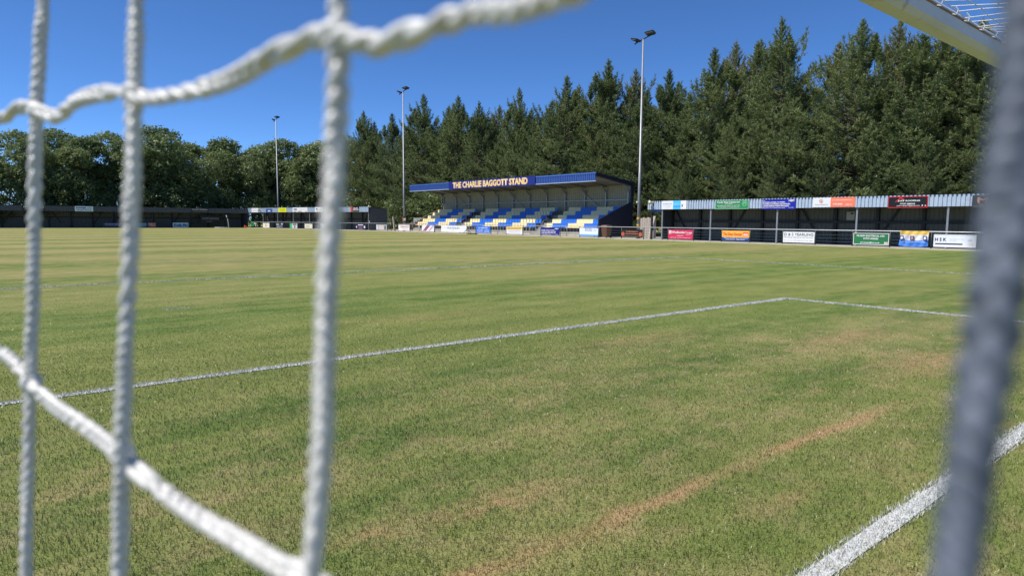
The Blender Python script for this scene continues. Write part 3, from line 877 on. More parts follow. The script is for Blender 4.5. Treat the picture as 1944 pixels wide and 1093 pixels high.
def disc(root, u, v, rad, w, h, col, y=-0.016, ring=None):
    m = MB(); n = 20
    cx, cz = -w/2 + u*w, v*h
    if ring:
        vs_ = []
        for k in range(n):
            a = 2*math.pi*k/n
            vs_ += [(cx + rad*math.cos(a), y, cz + rad*math.sin(a)), (cx + ring*math.cos(a), y, cz + ring*math.sin(a))]
        m.add(vs_, [(2*k, 2*((k+1)%n), 2*((k+1)%n)+1, 2*k+1) for k in range(n)])
    else:
        m.add([(cx + rad*math.cos(2*math.pi*k/n), y, cz + rad*math.sin(2*math.pi*k/n)) for k in range(n)], [tuple(range(n))])
    m.build('emblem', paint(col, 0.45, var=0.05), root)
WH = (0.82, 0.82, 0.82); BK = (0.02, 0.02, 0.022)
def rail_board(y0, y1, label, base, h=0.74, z=0.17, **k):
    return board('advert_board', label, (44.59, (y0+y1)/2, z), RZ, abs(y0-y1) - 0.08, h, base, group='advert boards on the right rail', **k), abs(y0-y1) - 0.08, h

rail_board(77.78, 74.9, 'white board with pink script lettering at the left end of the rail', (0.80,0.78,0.77), texts=[('SYMONDS', 0.55, 0.68, 0.78, 0.24, srgb(205,120,120)), ('Estate Agents & Valuers', 0.6, 0.40, 0.6, 0.09, srgb(205,140,140)), ('01752 600100', 0.6, 0.22, 0.55, 0.08, srgb(205,140,140))])
b, w, h = rail_board(71.95, 69.1, 'white board with slanted maroon and pink stripes', (0.80,0.78,0.79))
for (u0, u1, c) in ((0.06, 0.26, srgb(150,90,120)), (0.27, 0.33, srgb(50,20,40)), (0.52, 0.68, srgb(200,165,190))):
    m = MB(); s = 0.36 * w
    xa = -w/2 + u0*w; xb = -w/2 + u1*w
    m.add([(xa, -0.004, 0.03), (xb, -0.004, 0.03), (xb + s, -0.004, h - 0.02), (xa + s, -0.004, h - 0.02)], [(0,1,2,3)])
    m.build('stripe', paint(c, 0.45, var=0.05), b)
rail_board(67.58, 62.2, 'extra long white board with thin grey capitals and a hairline each side', (0.80,0.81,0.84), texts=[('PLATINUM', 0.49, 0.62, 0.46, 0.28, srgb(110,110,110), 0.0), ('SKILLS', 0.49, 0.30, 0.14, 0.08, srgb(130,130,130), 0.0)], blocks=[(0.04,0.22,0.60,0.63,srgb(160,160,170)), (0.77,0.96,0.60,0.63,srgb(160,160,170))])
rail_board(60.56, 57.82, 'bright blue board with three white lines of text', srgb(45,115,215), texts=[('G & WINDOWS', 0.5, 0.74, 0.66, 0.18, WH, 0.03), ('01752 339933', 0.32, 0.42, 0.4, 0.11, WH, 0.03), ('SALTASH', 0.78, 0.42, 0.26, 0.11, WH, 0.03), ('PLYMOUTH', 0.30, 0.20, 0.36, 0.12, WH, 0.03), ('TAVISTOCK', 0.76, 0.20, 0.36, 0.12, WH, 0.03)])
rail_board(55.07, 52.4, 'white board with a gold lettered band across its top', (0.78,0.77,0.76), blocks=[(0.0,1.0,0.60,1.0,srgb(235,205,120))], texts=[('LEE BAGGOTT', 0.5, 0.80, 0.88, 0.26, srgb(205,150,50), 0.03), ('Plumbing and Heating Services', 0.5, 0.45, 0.8, 0.10, srgb(110,110,150)), ('01752 222222, 07900 111111', 0.5, 0.20, 0.85, 0.09, srgb(110,120,190))])
rail_board(49.63, 46.87, 'navy board with slanted white trade list on the stand rail', srgb(20,25,130), texts=[('NBM', 0.86, 0.84, 0.18, 0.16, WH, 0.03), ('BUILDERS, JOINERS, PLUMBERS,', 0.40, 0.62, 0.72, 0.13, WH, 0.03), ('ROOFERS, PLASTERERS, DECORATORS', 0.44, 0.44, 0.78, 0.13, WH, 0.03), ('LANDSCAPERS & PAVING SPECIALISTS', 0.43, 0.27, 0.76, 0.12, WH, 0.03), ('Free Estimates', 0.30, 0.10, 0.5, 0.07, WH), ('01752', 0.86, 0.10, 0.16, 0.07, WH)])
rail_board(44.21, 41.77, 'white board with pale blue foot and large grey capitals near the brown bin', (0.76,0.80,0.85), blocks=[(0,1,0,0.16,srgb(70,150,215)), (0,1,0.16,0.27,srgb(170,205,235))], texts=[('SCG', 0.48, 0.80, 0.36, 0.34, srgb(75,115,135), 0.0), ('South Coast', 0.84, 0.82, 0.2, 0.09, srgb(150,190,220)), ('Group', 0.84, 0.66, 0.14, 0.09, srgb(150,190,220))])
b, w, h = rail_board(39.04, 36.62, 'dark brown board with orange text between two round emblems', srgb(42,26,22), h=0.70, texts=[('Floors, Kitchens & Bathrooms Ltd', 0.5, 0.72, 0.54, 0.12, srgb(240,170,130), 0.02), ('Plumbing & Heating Engineers', 0.5, 0.45, 0.60, 0.14, srgb(245,150,95), 0.02), ('01752 424242 www.plumbingandheating.co.uk', 0.5, 0.14, 0.7, 0.07, srgb(190,180,170))])
for u in (0.07, 0.90):
    disc(b, u, 0.40, 0.17, w, h, srgb(225,120,85), ring=0.12); disc(b, u, 0.40, 0.09, w, h, srgb(205,90,60))
b, w, h = rail_board(34.03, 31.57, 'crimson red board with white rounded lettering and white square logo', srgb(205,48,88), texts=[('Woollcombe', 0.42, 0.72, 0.52, 0.24, WH, 0.03), ('Yonge', 0.83, 0.68, 0.28, 0.26, WH, 0.01), ('solicitors', 0.82, 0.50, 0.18, 0.07, WH), ('For life and law', 0.5, 0.36, 0.26, 0.08, WH, 0.02), ('01752 660384   www.woollcombeyonge.co.uk', 0.5, 0.13, 0.82, 0.07, WH, 0.02)], blocks=[(0.03,0.13,0.56,0.88,(0.8,0.8,0.8)), (0.06,0.10,0.62,0.74,srgb(205,48,88))])
rail_board(29.02, 26.66, 'orange over blue board with orange-red lettering and red emblem', srgb(250,180,75), blocks=[(0,1,0,0.33,srgb(25,70,140)), (0.77,0.97,0.46,0.84,srgb(225,80,50)), (0.79,0.95,0.50,0.72,srgb(245,200,170))], texts=[('The Door Doctor', 0.39, 0.66, 0.70, 0.30, srgb(230,95,45), 0.03), ('Repairs to all uPVC doors and windows', 0.52, 0.25, 0.86, 0.09, WH, 0.02), ('01752 341234   07800 555555', 0.5, 0.12, 0.7, 0.09, WH, 0.02)])
rail_board(24.12, 21.8, 'white board with tall grey serif capitals and two lines of small text', (0.77,0.78,0.80), texts=[('D & S YEARLING', 0.5, 0.76, 0.92, 0.25, srgb(95,95,95), 0.0), ('Plumbing, Heating & Gas Services', 0.5, 0.48, 0.92, 0.15, srgb(140,140,140), 0.0), ('Plymouth Tel: 01752 345678 Mob: 07700 123456', 0.5, 0.19, 0.90, 0.10, srgb(130,130,130), 0.0)])
b, w, h = rail_board(19.32, 17.08, 'green board with white border and three lines of white text on the rail', srgb(40,115,68), frame=(0.78,0.8,0.79), texts=[('PILGRIM ELECTRICAL LTD', 0.49, 0.76, 0.78, 0.15, WH, 0.03), ('07747 898585', 0.50, 0.52, 0.42, 0.14, WH, 0.03), ('pilgrimelec@aol.co.uk', 0.48, 0.18, 0.54, 0.14, WH, 0.03)], blocks=[(0.87,0.97,0.08,0.26,srgb(215,190,185))])
b, w, h = rail_board(14.68, 12.43, 'white board with a long navy bar under dark wide-set capitals', (0.76,0.78,0.85), blocks=[(0.04,0.69,0.20,0.30,srgb(25,28,60)), (0.82,0.94,0.24,0.34,srgb(235,210,170))], frame=(0.79,0.79,0.82), texts=[('H S K', 0.17, 0.60, 0.27, 0.26, srgb(45,48,60), 0.02), ('property maintenance and building', 0.54, 0.64, 0.34, 0.06, srgb(140,140,160), 0.0), ('Tel 01752 606060', 0.46, 0.50, 0.18, 0.05, srgb(160,160,175), 0.0), ('HSK', 0.86, 0.58, 0.10, 0.14, srgb(170,205,235), 0.02)])

# supporters' flag tied to the rail
fl = empty('supporters_flag', (44.58, 16.49, 1.10), RZ)
tag(fl, 'creased yellow, white and blue flag tied over the rail', 'flag')
def flag_band(z0, z1, mat, name):
    nx, nz = 28, 6; m = MB(); vs_ = []
    for j in range(nz + 1):
        for i in range(nx + 1):
            u = i / nx; z = z0 + (z1 - z0) * j / nz
            sag = 0.05 * math.sin(math.pi * u) * (0.3 + abs(z))
            x = u * 1.6 + 0.05 * z * (u - 0.4) + (0.03 * z if u < 0.1 else 0)
            y = -0.045 - 0.03 * math.sin(9 * u + 5 * z) - 0.02 * math.sin(23 * u - 9 * z) - 0.02 * math.sin(5 * (u + z))
            vs_.append((x, y, z - sag))
    m.add(vs_, [(j*(nx+1)+i, j*(nx+1)+i+1, (j+1)*(nx+1)+i+1, (j+1)*(nx+1)+i) for j in range(nz) for i in range(nx)])
    return m.build(name, mat, fl, True)
flag_band(-0.24, 0.0, paint((0.80,0.52,0.12), 0.8, name='flag_yellow'), 'yellow_band')
flag_band(-0.55, -0.24, paint((0.70,0.72,0.82), 0.8, name='flag_white'), 'white_band')
flag_band(-0.92, -0.55, paint((0.06,0.22,0.72), 0.8, name='flag_blue'), 'blue_band')
for (x, c, c2) in ((0.14, (0.02,0.04,0.16), WH), (0.72, srgb(95,60,90), srgb(190,150,150)), (1.42, (0.02,0.04,0.16), WH)):
    MB().box(x - 0.11, x + 0.11, -0.125, -0.118, -0.56, -0.31).build('emblem_patch', paint(c, 0.7), fl)
    m = MB(); n = 14
    m.add([(x + 0.07*math.cos(2*math.pi*k/n), -0.128, -0.435 + 0.085*math.sin(2*math.pi*k/n)) for k in range(n)], [tuple(range(n))]); m.build('emblem', paint(c2, 0.7), fl)
text(fl, 'WE FOLLOW PARKWAY EVERYWHERE', 0.8, -0.66, 1.3, 0.06, -0.128, paint(srgb(190,205,240), 0.7))

# boards on the fascia of the near shed
def fascia_board(y0, y1, z0, z1, label, base, **k):
    return board('fascia_sign', label, (45.275, (y0+y1)/2, z0), RZ, abs(y0-y1), z1 - z0, base, group='signs on the near shed fascia', cat='sign', **k), abs(y0-y1), z1 - z0
fascia_board(35.25, 32.8, 2.57, 3.26, 'white sign with a sky-blue centre panel at the left end of the fascia', (0.78,0.79,0.82), blocks=[(0.46,0.77,0,1,srgb(80,190,245)), (0.48,0.76,0.2,0.45,srgb(60,165,235))], texts=[('PLANDECOR', 0.23, 0.66, 0.36, 0.16, srgb(150,160,190), 0.0), ('kitchens & bathrooms', 0.23, 0.42, 0.34, 0.08, srgb(170,175,200), 0.0), ('01752', 0.23, 0.24, 0.22, 0.08, srgb(170,175,200), 0.0), ('NEW SHOWROOM', 0.61, 0.55, 0.24, 0.08, WH), ('3', 0.83, 0.42, 0.06, 0.26, BK, 0.02)])
b, w, h = fascia_board(30.12, 27.28, 2.53, 3.20, 'green sign with white lines of text and a round green emblem', srgb(48,135,85), frame=srgb(130,195,150), texts=[('Premier Team Contract Ltd', 0.40, 0.78, 0.68, 0.16, WH, 0.035), ('01752 222555', 0.42, 0.60, 0.22, 0.09, WH, 0.02), ('High quality timber supply for the South West', 0.41, 0.40, 0.68, 0.10, WH, 0.03), ('Tel 01752 344444  www.premierteam.co.uk', 0.41, 0.20, 0.64, 0.10, WH, 0.03)])
disc(b, 0.89, 0.62, 0.21, w, h, srgb(150,225,170), ring=0.185); text(b, 'PT', -w/2 + 0.89*w, 0.62*h, 0.22, 0.2, -0.017, paint(srgb(150,225,170)))
fascia_board(26.17, 23.65, 2.49, 3.20, 'deep blue sign packed with slanted white trade names on the fascia', srgb(20,30,165), texts=[('NBM', 0.88, 0.84, 0.16, 0.20, WH, 0.03), ('Free', 0.05, 0.86, 0.08, 0.08, WH), ('BUILDERS, JOINERS, PLUMBERS,', 0.36, 0.68, 0.68, 0.15, WH, 0.035), ('ROOFERS, PLASTERERS, DECORATORS,', 0.44, 0.50, 0.82, 0.15, WH, 0.035), ('LANDSCAPERS & PAVING SPECIALISTS', 0.42, 0.32, 0.78, 0.14, WH, 0.035), ('Maintenance  The Complete Trade Provider', 0.36, 0.13, 0.68, 0.09, WH, 0.02), ('01752', 0.88, 0.15, 0.14, 0.07, WH, 0.02)])
b, w, h = fascia_board(22.41, 19.60, 2.60, 3.23, 'half white, half coral orange sign with small round emblem', (0.76,0.76,0.80), blocks=[(0.43,1.0,0,1,srgb(250,125,90))], texts=[('Diamond Medical Ltd', 0.21, 0.28, 0.30, 0.12, srgb(130,120,120), 0.0), ('www.diamondmedical.co.uk', 0.70, 0.72, 0.46, 0.11, WH, 0.02), ('01752 242424', 0.60, 0.30, 0.22, 0.18, WH, 0.03), ('call us', 0.86, 0.26, 0.15, 0.16, WH, 0.01)])
disc(b, 0.20, 0.66, 0.13, w, h, srgb(225,150,110), ring=0.10); disc(b, 0.20, 0.64, 0.05, w, h, srgb(215,120,80))
b, w, h = fascia_board(17.57, 15.32, 2.50, 3.20, 'black sign with red border and red roof outline on the near shed', srgb(14,13,14), frame=srgb(225,40,50), texts=[('JUST ROOFING', 0.53, 0.60, 0.56, 0.16, WH, 0.035), ('07557 888654', 0.50, 0.35, 0.38, 0.12, WH, 0.025), ('justroofing77@gmail.com', 0.52, 0.18, 0.58, 0.11, WH, 0.02), ('f  t', 0.91, 0.19, 0.11, 0.12, WH, 0.05)])
m = MB(); m.add([(-w/2+0.18*w,-0.014,0.52*h),(-w/2+0.21*w,-0.014,0.52*h),(-w/2+0.315*w,-0.014,0.83*h),(-w/2+0.40*w,-0.014,0.70*h),(-w/2+0.42*w,-0.014,0.74*h),(-w/2+0.315*w,-0.014,0.93*h)], [(0,1,2,5),(5,2,3,4)]); m.build('roof_emblem', paint(srgb(230,45,50)), b)
b, w, h = fascia_board(13.02, 11.0, 2.47, 3.18, 'dark sign with a round copper letter emblem at the right end', srgb(40,42,44), texts=[('M', 0.26, 0.60, 0.26, 0.42, srgb(205,150,120), 0.04), ('MAC MANAGEMENT', 0.30, 0.12, 0.50, 0.10, srgb(150,150,150), 0.0), ('N', 0.70, 0.66, 0.18, 0.36, srgb(150,160,215), 0.04)])
disc(b, 0.26, 0.60, 0.28, w, h, srgb(190,140,110), ring=0.255)

# boards of the far corner: fascia and rail
def b_board(s0, s1, z0, z1, off, label, base, group, name='advert_board', cat='advert board', **k):
    return board(name, label, onB((s0+s1)/2, off, z0), thB, abs(s0-s1), z1-z0, base, group=group, cat=cat, **k)
GF, GR = 'signs on the far corner shed fascia', 'advert boards on the far corner rail'
fb = dict(group=GF, name='fascia_sign', cat='sign')
b_board(29.83, 31.94, 2.68, 3.42, 0.075, 'plain white sign at the far end of the corner shed fascia', (0.78,0.78,0.84), texts=[('Ocean', 0.5, 0.5, 0.5, 0.2, srgb(200,195,215), 0.0)], **fb)
b_board(25.35, 27.34, 2.62, 3.25, 0.075, 'blue sign with a white car outline on the corner shed', srgb(55,85,150), blocks=[(0.3,0.75,0.30,0.45,WH), (0.4,0.62,0.45,0.6,WH)], **fb)
b_board(21.08, 23.44, 2.70, 3.40, 0.075, 'bright yellow sign on the corner shed fascia', srgb(222,222,40), texts=[('DELTA SUPPLIES', 0.5, 0.62, 0.7, 0.2, srgb(160,165,50)), ('01752 555555', 0.5, 0.3, 0.6, 0.14, srgb(160,165,50))], **fb)
b_board(15.11, 19.26, 2.68, 3.42, 0.075, 'long white sign with black letters on the corner shed', (0.78,0.77,0.78), blocks=[(0.08,0.26,0.08,0.2,BK), (0.34,0.64,0.08,0.2,BK), (0.85,0.94,0.08,0.2,BK)], texts=[('NEIL', 0.19, 0.62, 0.24, 0.34, BK, 0.02), ('building services', 0.68, 0.6, 0.46, 0.14, srgb(170,150,150), 0.0)], **fb)
bb = b_board(11.03, 13.13, 2.70, 3.44, 0.075, 'white sign with a dark bird shape on the corner shed', (0.80,0.79,0.79), texts=[('SWIFT', 0.7, 0.5, 0.36, 0.2, srgb(150,150,150), 0.0)], **fb)
m = MB(); m.add([(-0.85,-0.01,0.42),(-0.55,-0.01,0.58),(-0.25,-0.01,0.52),(-0.38,-0.01,0.40),(-0.36,-0.01,0.12),(-0.52,-0.01,0.14),(-0.50,-0.01,0.38)], [(0,1,6),(1,2,3,6),(3,4,5,6)]); m.build('bird_shape', paint(BK), bb)
b_board(2.1, 4.1, 2.72, 3.45, 0.075, 'black sign with a red left strip at the near end of the corner shed', srgb(28,26,28), blocks=[(0,0.22,0,1,srgb(205,70,50)), (0.3,0.9,0.22,0.5,WH)], texts=[('BLUE', 0.6, 0.68, 0.5, 0.2, WH, 0.03), ('ECURE', 0.6, 0.36, 0.5, 0.2, BK, 0.03)], **fb)
def rb(s0, s1, label, base, z0=0.12, z1=0.88, **k): return b_board(s0, s1, z0, z1, 0.77, label, base, GR, **k)
rb(29.17, 31.1, 'green board with white figures at the far end of the corner rail', srgb(25,140,75), z0=0.3, z1=1.0, blocks=[(0.55,1.0,0,1,BK), (0.62,0.72,0.5,0.9,WH), (0.78,0.95,0.55,0.75,WH), (0.75,0.9,0.1,0.3,WH), (0.15,0.35,0.35,0.6,BK)])
rb(25.19, 27.2, 'cream board with a gold crest on the corner rail', (0.78,0.75,0.68), blocks=[(0.32,0.62,0.2,0.6,srgb(215,180,120)), (0.40,0.54,0.6,0.82,srgb(205,165,100))])
rb(21.07, 23.14, 'dark slate board with broken grey lettering', srgb(55,62,80), blocks=[(0.05,0.4,0.6,0.85,srgb(170,180,190)), (0.1,0.5,0.15,0.35,srgb(150,155,165)), (0.75,0.95,0.7,0.95,srgb(205,215,225)), (0.55,0.9,0.2,0.5,srgb(105,110,120))])
rb(17.0, 19.1, 'half green, half grey board with black shapes', (0.60,0.60,0.60), blocks=[(0,0.3,0,1,srgb(60,175,100)), (0.4,0.9,0.65,0.9,BK), (0.6,0.75,0.1,0.5,BK)])
rb(12.82, 14.97, 'cream board with dark border and faint green text', (0.74,0.71,0.58), frame=(0.15,0.14,0.10), texts=[('NATURAL', 0.4, 0.55, 0.5, 0.14, srgb(150,150,90), 0.0), ('GARDENS', 0.4, 0.35, 0.5, 0.12, srgb(150,150,90), 0.0)])
rb(8.98, 10.63, 'pale lilac board partly behind the thick net cord', (0.66,0.64,0.70), blocks=[(0.05,0.2,0.1,0.8,srgb(140,140,150))])
bb = rb(-0.2, 2.08, 'dark purple board with a white dot at each side', srgb(45,35,70), blocks=[(0.25,0.75,0.82,0.95,WH), (0.3,0.7,0.4,0.65,srgb(130,80,105)), (0.3,0.7,0.12,0.25,srgb(150,120,130))])
disc(bb, 0.1, 0.5, 0.13, 2.28, 0.76, (0.7,0.7,0.75)); disc(bb, 0.9, 0.5, 0.17, 2.28, 0.76, (0.75,0.75,0.78))
rb(-4.84, -2.56, 'grey photo-printed board with a beige centre panel', (0.42,0.42,0.44), blocks=[(0.25,0.72,0.05,0.85,srgb(205,195,180)), (0.03,0.15,0.1,0.9,srgb(215,215,220)), (0.78,0.9,0.1,0.8,srgb(70,70,80))])

# boards on the far end shed
GA = 'signs on the far end shed'
def a_board(x0, x1, z0, z1, label, base, y=119.88, name='fascia_sign', **k):
    return board(name, label, ((x0+x1)/2, y, z0), 0.0, x1-x0, z1-z0, base, group=GA, cat='sign', **k)
for (x0, x1, lb) in ((6.9, 9.6, 'black sign with white capitals behind the leftmost net cord'), (29.6, 32.3, 'black sign with white underlined capitals at the right end of the far shed')):
    a_board(x0, x1, 2.6, 3.3, lb, srgb(16,17,20), texts=[('MORTIMERS', 0.5, 0.62, 0.9, 0.34, srgb(225,225,225), 0.01)], blocks=[(0.08,0.92,0.16,0.21,srgb(190,190,190))])
a_board(13.3, 15.66, 2.5, 3.27, 'white sign with blue lettering on the far shed fascia', srgb(225,240,245), texts=[('POWER', 0.35, 0.66, 0.55, 0.32, srgb(25,60,150), 0.04), ('LINK', 0.80, 0.66, 0.28, 0.28, srgb(80,170,215), 0.03), ('THE ENERGY NETWORK', 0.5, 0.24, 0.84, 0.18, srgb(20,45,120), 0.03)])
a_board(16.8, 22.9, 0.12, 0.80, 'long navy and teal board low on the far shed', srgb(28,38,95), y=119.6, name='advert_board', blocks=[(0.66,0.98,0.05,0.95,srgb(95,150,180))], texts=[('WE SUPPORT PARKWAY', 0.22, 0.66, 0.36, 0.24, srgb(215,220,235), 0.01), ('the local football club', 0.22, 0.3, 0.3, 0.14, srgb(160,170,210), 0.0)])
a_board(23.0, 24.15, 0.12, 0.80, 'small faded red board low on the far shed', srgb(190,105,105), y=119.6, name='advert_board', blocks=[(0.3,0.85,0.3,0.45,srgb(225,190,190)), (0.2,0.6,0.6,0.75,srgb(225,190,190))])
a_board(26.64, 29.0, 0.08, 0.82, 'pale blue board with slanted navy letters low on the far shed', srgb(165,205,240), y=119.6, name='advert_board', frame=(0.75,0.82,0.88), texts=[('Kwik Fit', 0.48, 0.5, 0.82, 0.56, srgb(20,35,120), 0.04), (')', 0.94, 0.5, 0.05, 0.6, srgb(20,35,120), 0.03)])
a_board(31.4, 34.6, 0.75, 2.05, 'large black banner with pale grey capitals inside the far shed', srgb(20,20,20), y=121.5, name='advert_board', texts=[('AMPHIBIAN', 0.5, 0.62, 0.84, 0.26, srgb(150,150,155), 0.02), ('WIFI', 0.42, 0.24, 0.3, 0.14, srgb(140,140,145), 0.02)])

# ------------------------------------------------------------------ floodlights
def floodlight(loc, H, label, bands=False, rz=RZ, junction=3.2):
    root = empty('floodlight', loc, rz)
    tag(root, label, 'floodlight', 'floodlight masts behind the right touchline')
    MB().tube([(0,0,0),(0,0,H*0.33),(0,0,H*0.331),(0,0,H-0.4)], [0.15, 0.13, 0.115, 0.07], 12).build('mast', M['steel'], root, True)
    MB().tube([(0,0,-0.02),(0,0,0.05)], 0.30, 12).build('base_plate', M['dark_steel'], root)
    MB().tube([(0,0,junction),(0,0,junction+0.08)], 0.185, 12).build('collar', M['steel'], root)
    MB().box(-0.27,-0.15,-0.06,0.06,junction,junction+0.16).build('junction_box', M['white'], root)
    if bands:
        for z in (1.15, 1.75):
            MB().tube([(0,0,z),(0,0,z+0.16)], 0.176, 12).build('yellow_band', M['yellow_band'], root)
    arm = MB().tube([(-0.95,0,H-0.62),(-0.35,0,H-0.42),(0,0,H-0.38),(0.35,0,H-0.28),(1.0,0,H-0.16)], 0.055, 8).build('crossarm', M['dark_steel'], root, True)
    for sx, zz in ((-1, H - 0.28), (1, H + 0.0)):
        hd = empty('lamp_head', (sx * 0.78, -0.05, zz)); hd.parent = root
        hd.rotation_euler = (math.radians(-10), math.radians(-5 if sx > 0 else 16), math.radians(14 * sx))
        hd.scale = (0.64, 0.68, 0.5)
        MB().prism([(-0.50, 0.04), (-0.42, -0.16), (0.42, -0.16), (0.52, 0.02), (0.48, 0.10), (-0.40, 0.13)], 0, -0.60, 0.60).build('housing', M['dark_steel'], hd)
        MB().box(-0.54, 0.54, -0.44, 0.44, -0.176, -0.163).build('lens', paint((0.42,0.40,0.36), 0.25, name='lamp_glass'), hd)
        for q in range(5):
            MB().box(-0.56, 0.56, -0.40 + q*0.2 - 0.012, -0.40 + q*0.2 + 0.012, -0.26, -0.177).build('louvre', M['dark_steel'], hd)
        MB().bar((0, 0.0, 0.1), (-0.12 * sx, 0.05, -0.42), 0.08).build('yoke', M['dark_steel'], hd)
    return root
floodlight((46.9, 39.05, 0), 17.75, 'tall floodlight mast with yellow bands between the stand and the shed', True)
floodlight((46.4, 79.35, 0), 18.9, 'floodlight mast standing left of the stand roof')
floodlight((43.7, 118.6, 0), 19.3, 'most distant floodlight mast rising behind the far corner shed')

# ------------------------------------------------------------------ small things
wb = empty('wheelie_bin', (45.75, 41.85, 0.03), RZ)
tag(wb, 'brown wheelie bin behind the rail at the right end of the stand', 'bin')
m = MB(); m.add([(-0.26,-0.27,0.06),(0.26,-0.27,0.06),(0.26,0.27,0.06),(-0.26,0.27,0.06),(-0.34,-0.36,1.02),(0.34,-0.36,1.02),(0.34,0.36,1.02),(-0.34,0.36,1.02)], [(0,3,2,1),(4,5,6,7),(0,1,5,4),(1,2,6,5),(2,3,7,6),(3,0,4,7)])
bod = m.build('body', M['brown_bin'], wb)
MB().box(-0.36,0.36,-0.385,0.34,0.985,1.03).build('rim', M['brown_bin'], bod)
m = MB(); m.prism([(-0.40,1.03),(-0.40,1.08),(-0.25,1.14),(0.15,1.16),(0.38,1.12),(0.42,1.03)], 0, -0.37, 0.37); m.build('lid', M['bin_lid'], wb)
for sx in (-1, 1):
    MB().tube([(sx*0.24,0.3,0.12),(sx*0.31,0.3,0.12)], 0.115, 12).build('wheel', M['black'], wb)
MB().tube([(-0.28,0.40,1.0),(0.28,0.40,1.0)], 0.02, 6).build('handle', M['brown_bin'], wb)

def horn(loc, rz, label):
    h = empty('horn_loudspeaker', loc, rz); tag(h, label, 'loudspeaker')
    MB().tube([(0,0.22,0),(0,0.10,0),(0,-0.05,0),(0,-0.22,0)], [0.06,0.07,0.11,0.21], 12).build('horn', paint((0.62,0.55,0.42),0.5,name='cream_horn'), h, True)
    MB().tube([(0,-0.1,0),(0,-0.2,0)], [0.05,0.07], 8).build('driver', M['black'], h)
    MB().bar((0,0.15,-0.3),(0,0.15,0.0),0.05).build('bracket', M['dark_steel'], h)
horn((45.16, 36.25, 3.14), RZ - 0.5, 'cream horn loudspeaker on the left corner of the near shed fascia')
horn(onB(-0.35, 0.1, 3.4), thB - 0.6, 'cream horn loudspeaker on the near end of the corner shed')
horn(onB(29.2, 0.2, 3.1), thB, 'cream horn loudspeaker beside the white sign on the corner shed')
bs = empty('hanging_sign', (45.45, 35.95, 2.34), RZ); tag(bs, 'small blue sign hanging under the left end of the near shed fascia', 'sign')
MB().box(-0.5, 0.5, 0, 0.03, 0, 0.2).build('panel', paint(srgb(40,70,150)), bs)
for x in (-0.4, 0.4): MB().box(x-0.01, x+0.01, 0.01, 0.02, 0.2, 0.34).build('hanger', M['dark_steel'], bs)
nt_ = empty('notice_paper', (48.62, 21.3, 1.72), RZ); tag(nt_, 'pale notice fixed high on the back wall of the near shed', 'notice')
MB().box(-0.28, 0.28, 0, 0.015, 0, 0.62).build('panel', paint((0.42,0.42,0.36)), nt_)
MB().box(0.0, 0.2, -0.003, -0.001, 0.42, 0.56).build('printed_block', paint((0.06,0.07,0.07)), nt_)

wg = empty('timber_gate', (48.4, 39.2, 0.03), RZ); tag(wg, 'pale weathered plank gate in the gap beside the near shed', 'gate')
for k in range(7):
    a = -0.9 + k*0.26
    MB().box(a, a + 0.235, random.uniform(0, 0.02), 0.04, 0.05, 1.85 + random.uniform(-0.06, 0.06)).build('plank', M['pale_timber'], wg)
for z in (0.4, 1.5): MB().box(-0.9, 0.9, 0.045, 0.09, z, z + 0.1).build('ledge', M['pale_timber'], wg)
ln = empty('leaning_board', (46.6, 37.6, 0.03), RZ); tag(ln, 'pale tapering board leaning by the near shed corner post', 'board')
MB().add([(-0.1,0,0),(0.05,0,0),(0.2,0.6,2.0),(-0.28,0.6,2.0),(-0.1,0.05,0),(0.05,0.05,0),(0.2,0.65,2.0),(-0.28,0.65,2.0)], [(0,1,2,3),(7,6,5,4),(0,4,5,1),(1,5,6,2),(2,6,7,3),(3,7,4,0)]).build('board_face', M['pale_timber'], ln)
gp = empty('gate_post', (46.6, 82.3, 0.03), RZ); tag(gp, 'pale timber gate post leaning left of the second floodlight mast', 'post')
MB().bar((0,0,0),(-0.35,0,1.95),0.22,0.2).build('post_timber', M['pale_timber'], gp)
ns = board('notice_sign', 'black notice with white text fixed to the second floodlight mast', (46.2, 78.95, 1.25), RZ, 1.0, 0.72, srgb(26,25,27), blocks=[(0.0,0.12,0,1,srgb(190,90,60))], texts=[('PLYMOUTH', 0.55, 0.62, 0.7, 0.22, WH, 0.03), ('BLUES', 0.55, 0.34, 0.5, 0.2, WH, 0.03)], cat='sign')
gw = empty('block_wall', (50.2, 81.2, 0.03), RZ); tag(gw, 'low pale grey wall left of the stand', 'wall')
MB().box(-2.0, 2.4, 0, 0.2, 0, 1.75).build('wall_face', paint((0.34,0.34,0.33), 0.9, name='grey_render'), gw)
MB().box(-2.05, 2.45, -0.04, 0.24, 1.75, 1.83).build('coping', M['concrete'], gw)

sp = empty('sprinkler_stand', (44.1, 61.6, 0), RZ); tag(sp, 'black sprinkler tripod lying against the rail before the stand', 'sprinkler')
MB().tube([(0,0,0.1),(0,0.02,1.7)], 0.02, 6).build('riser', M['black'], sp)
for a in (0.3, 2.5, 4.4): MB().tube([(0,0,0.55),(math.cos(a)*1.0, math.sin(a)*0.4, 0.02)], 0.022, 6).build('leg', M['black'], sp)
MB().tube([(0.2,-0.1,0.06),(0.8,-0.25,0.07),(1.6,-0.2,0.07),(2.0,0.0,0.06),(1.2,0.05,0.07),(0.4,0.0,0.06)], 0.05, 6).build('hose', M['black'], sp, True)

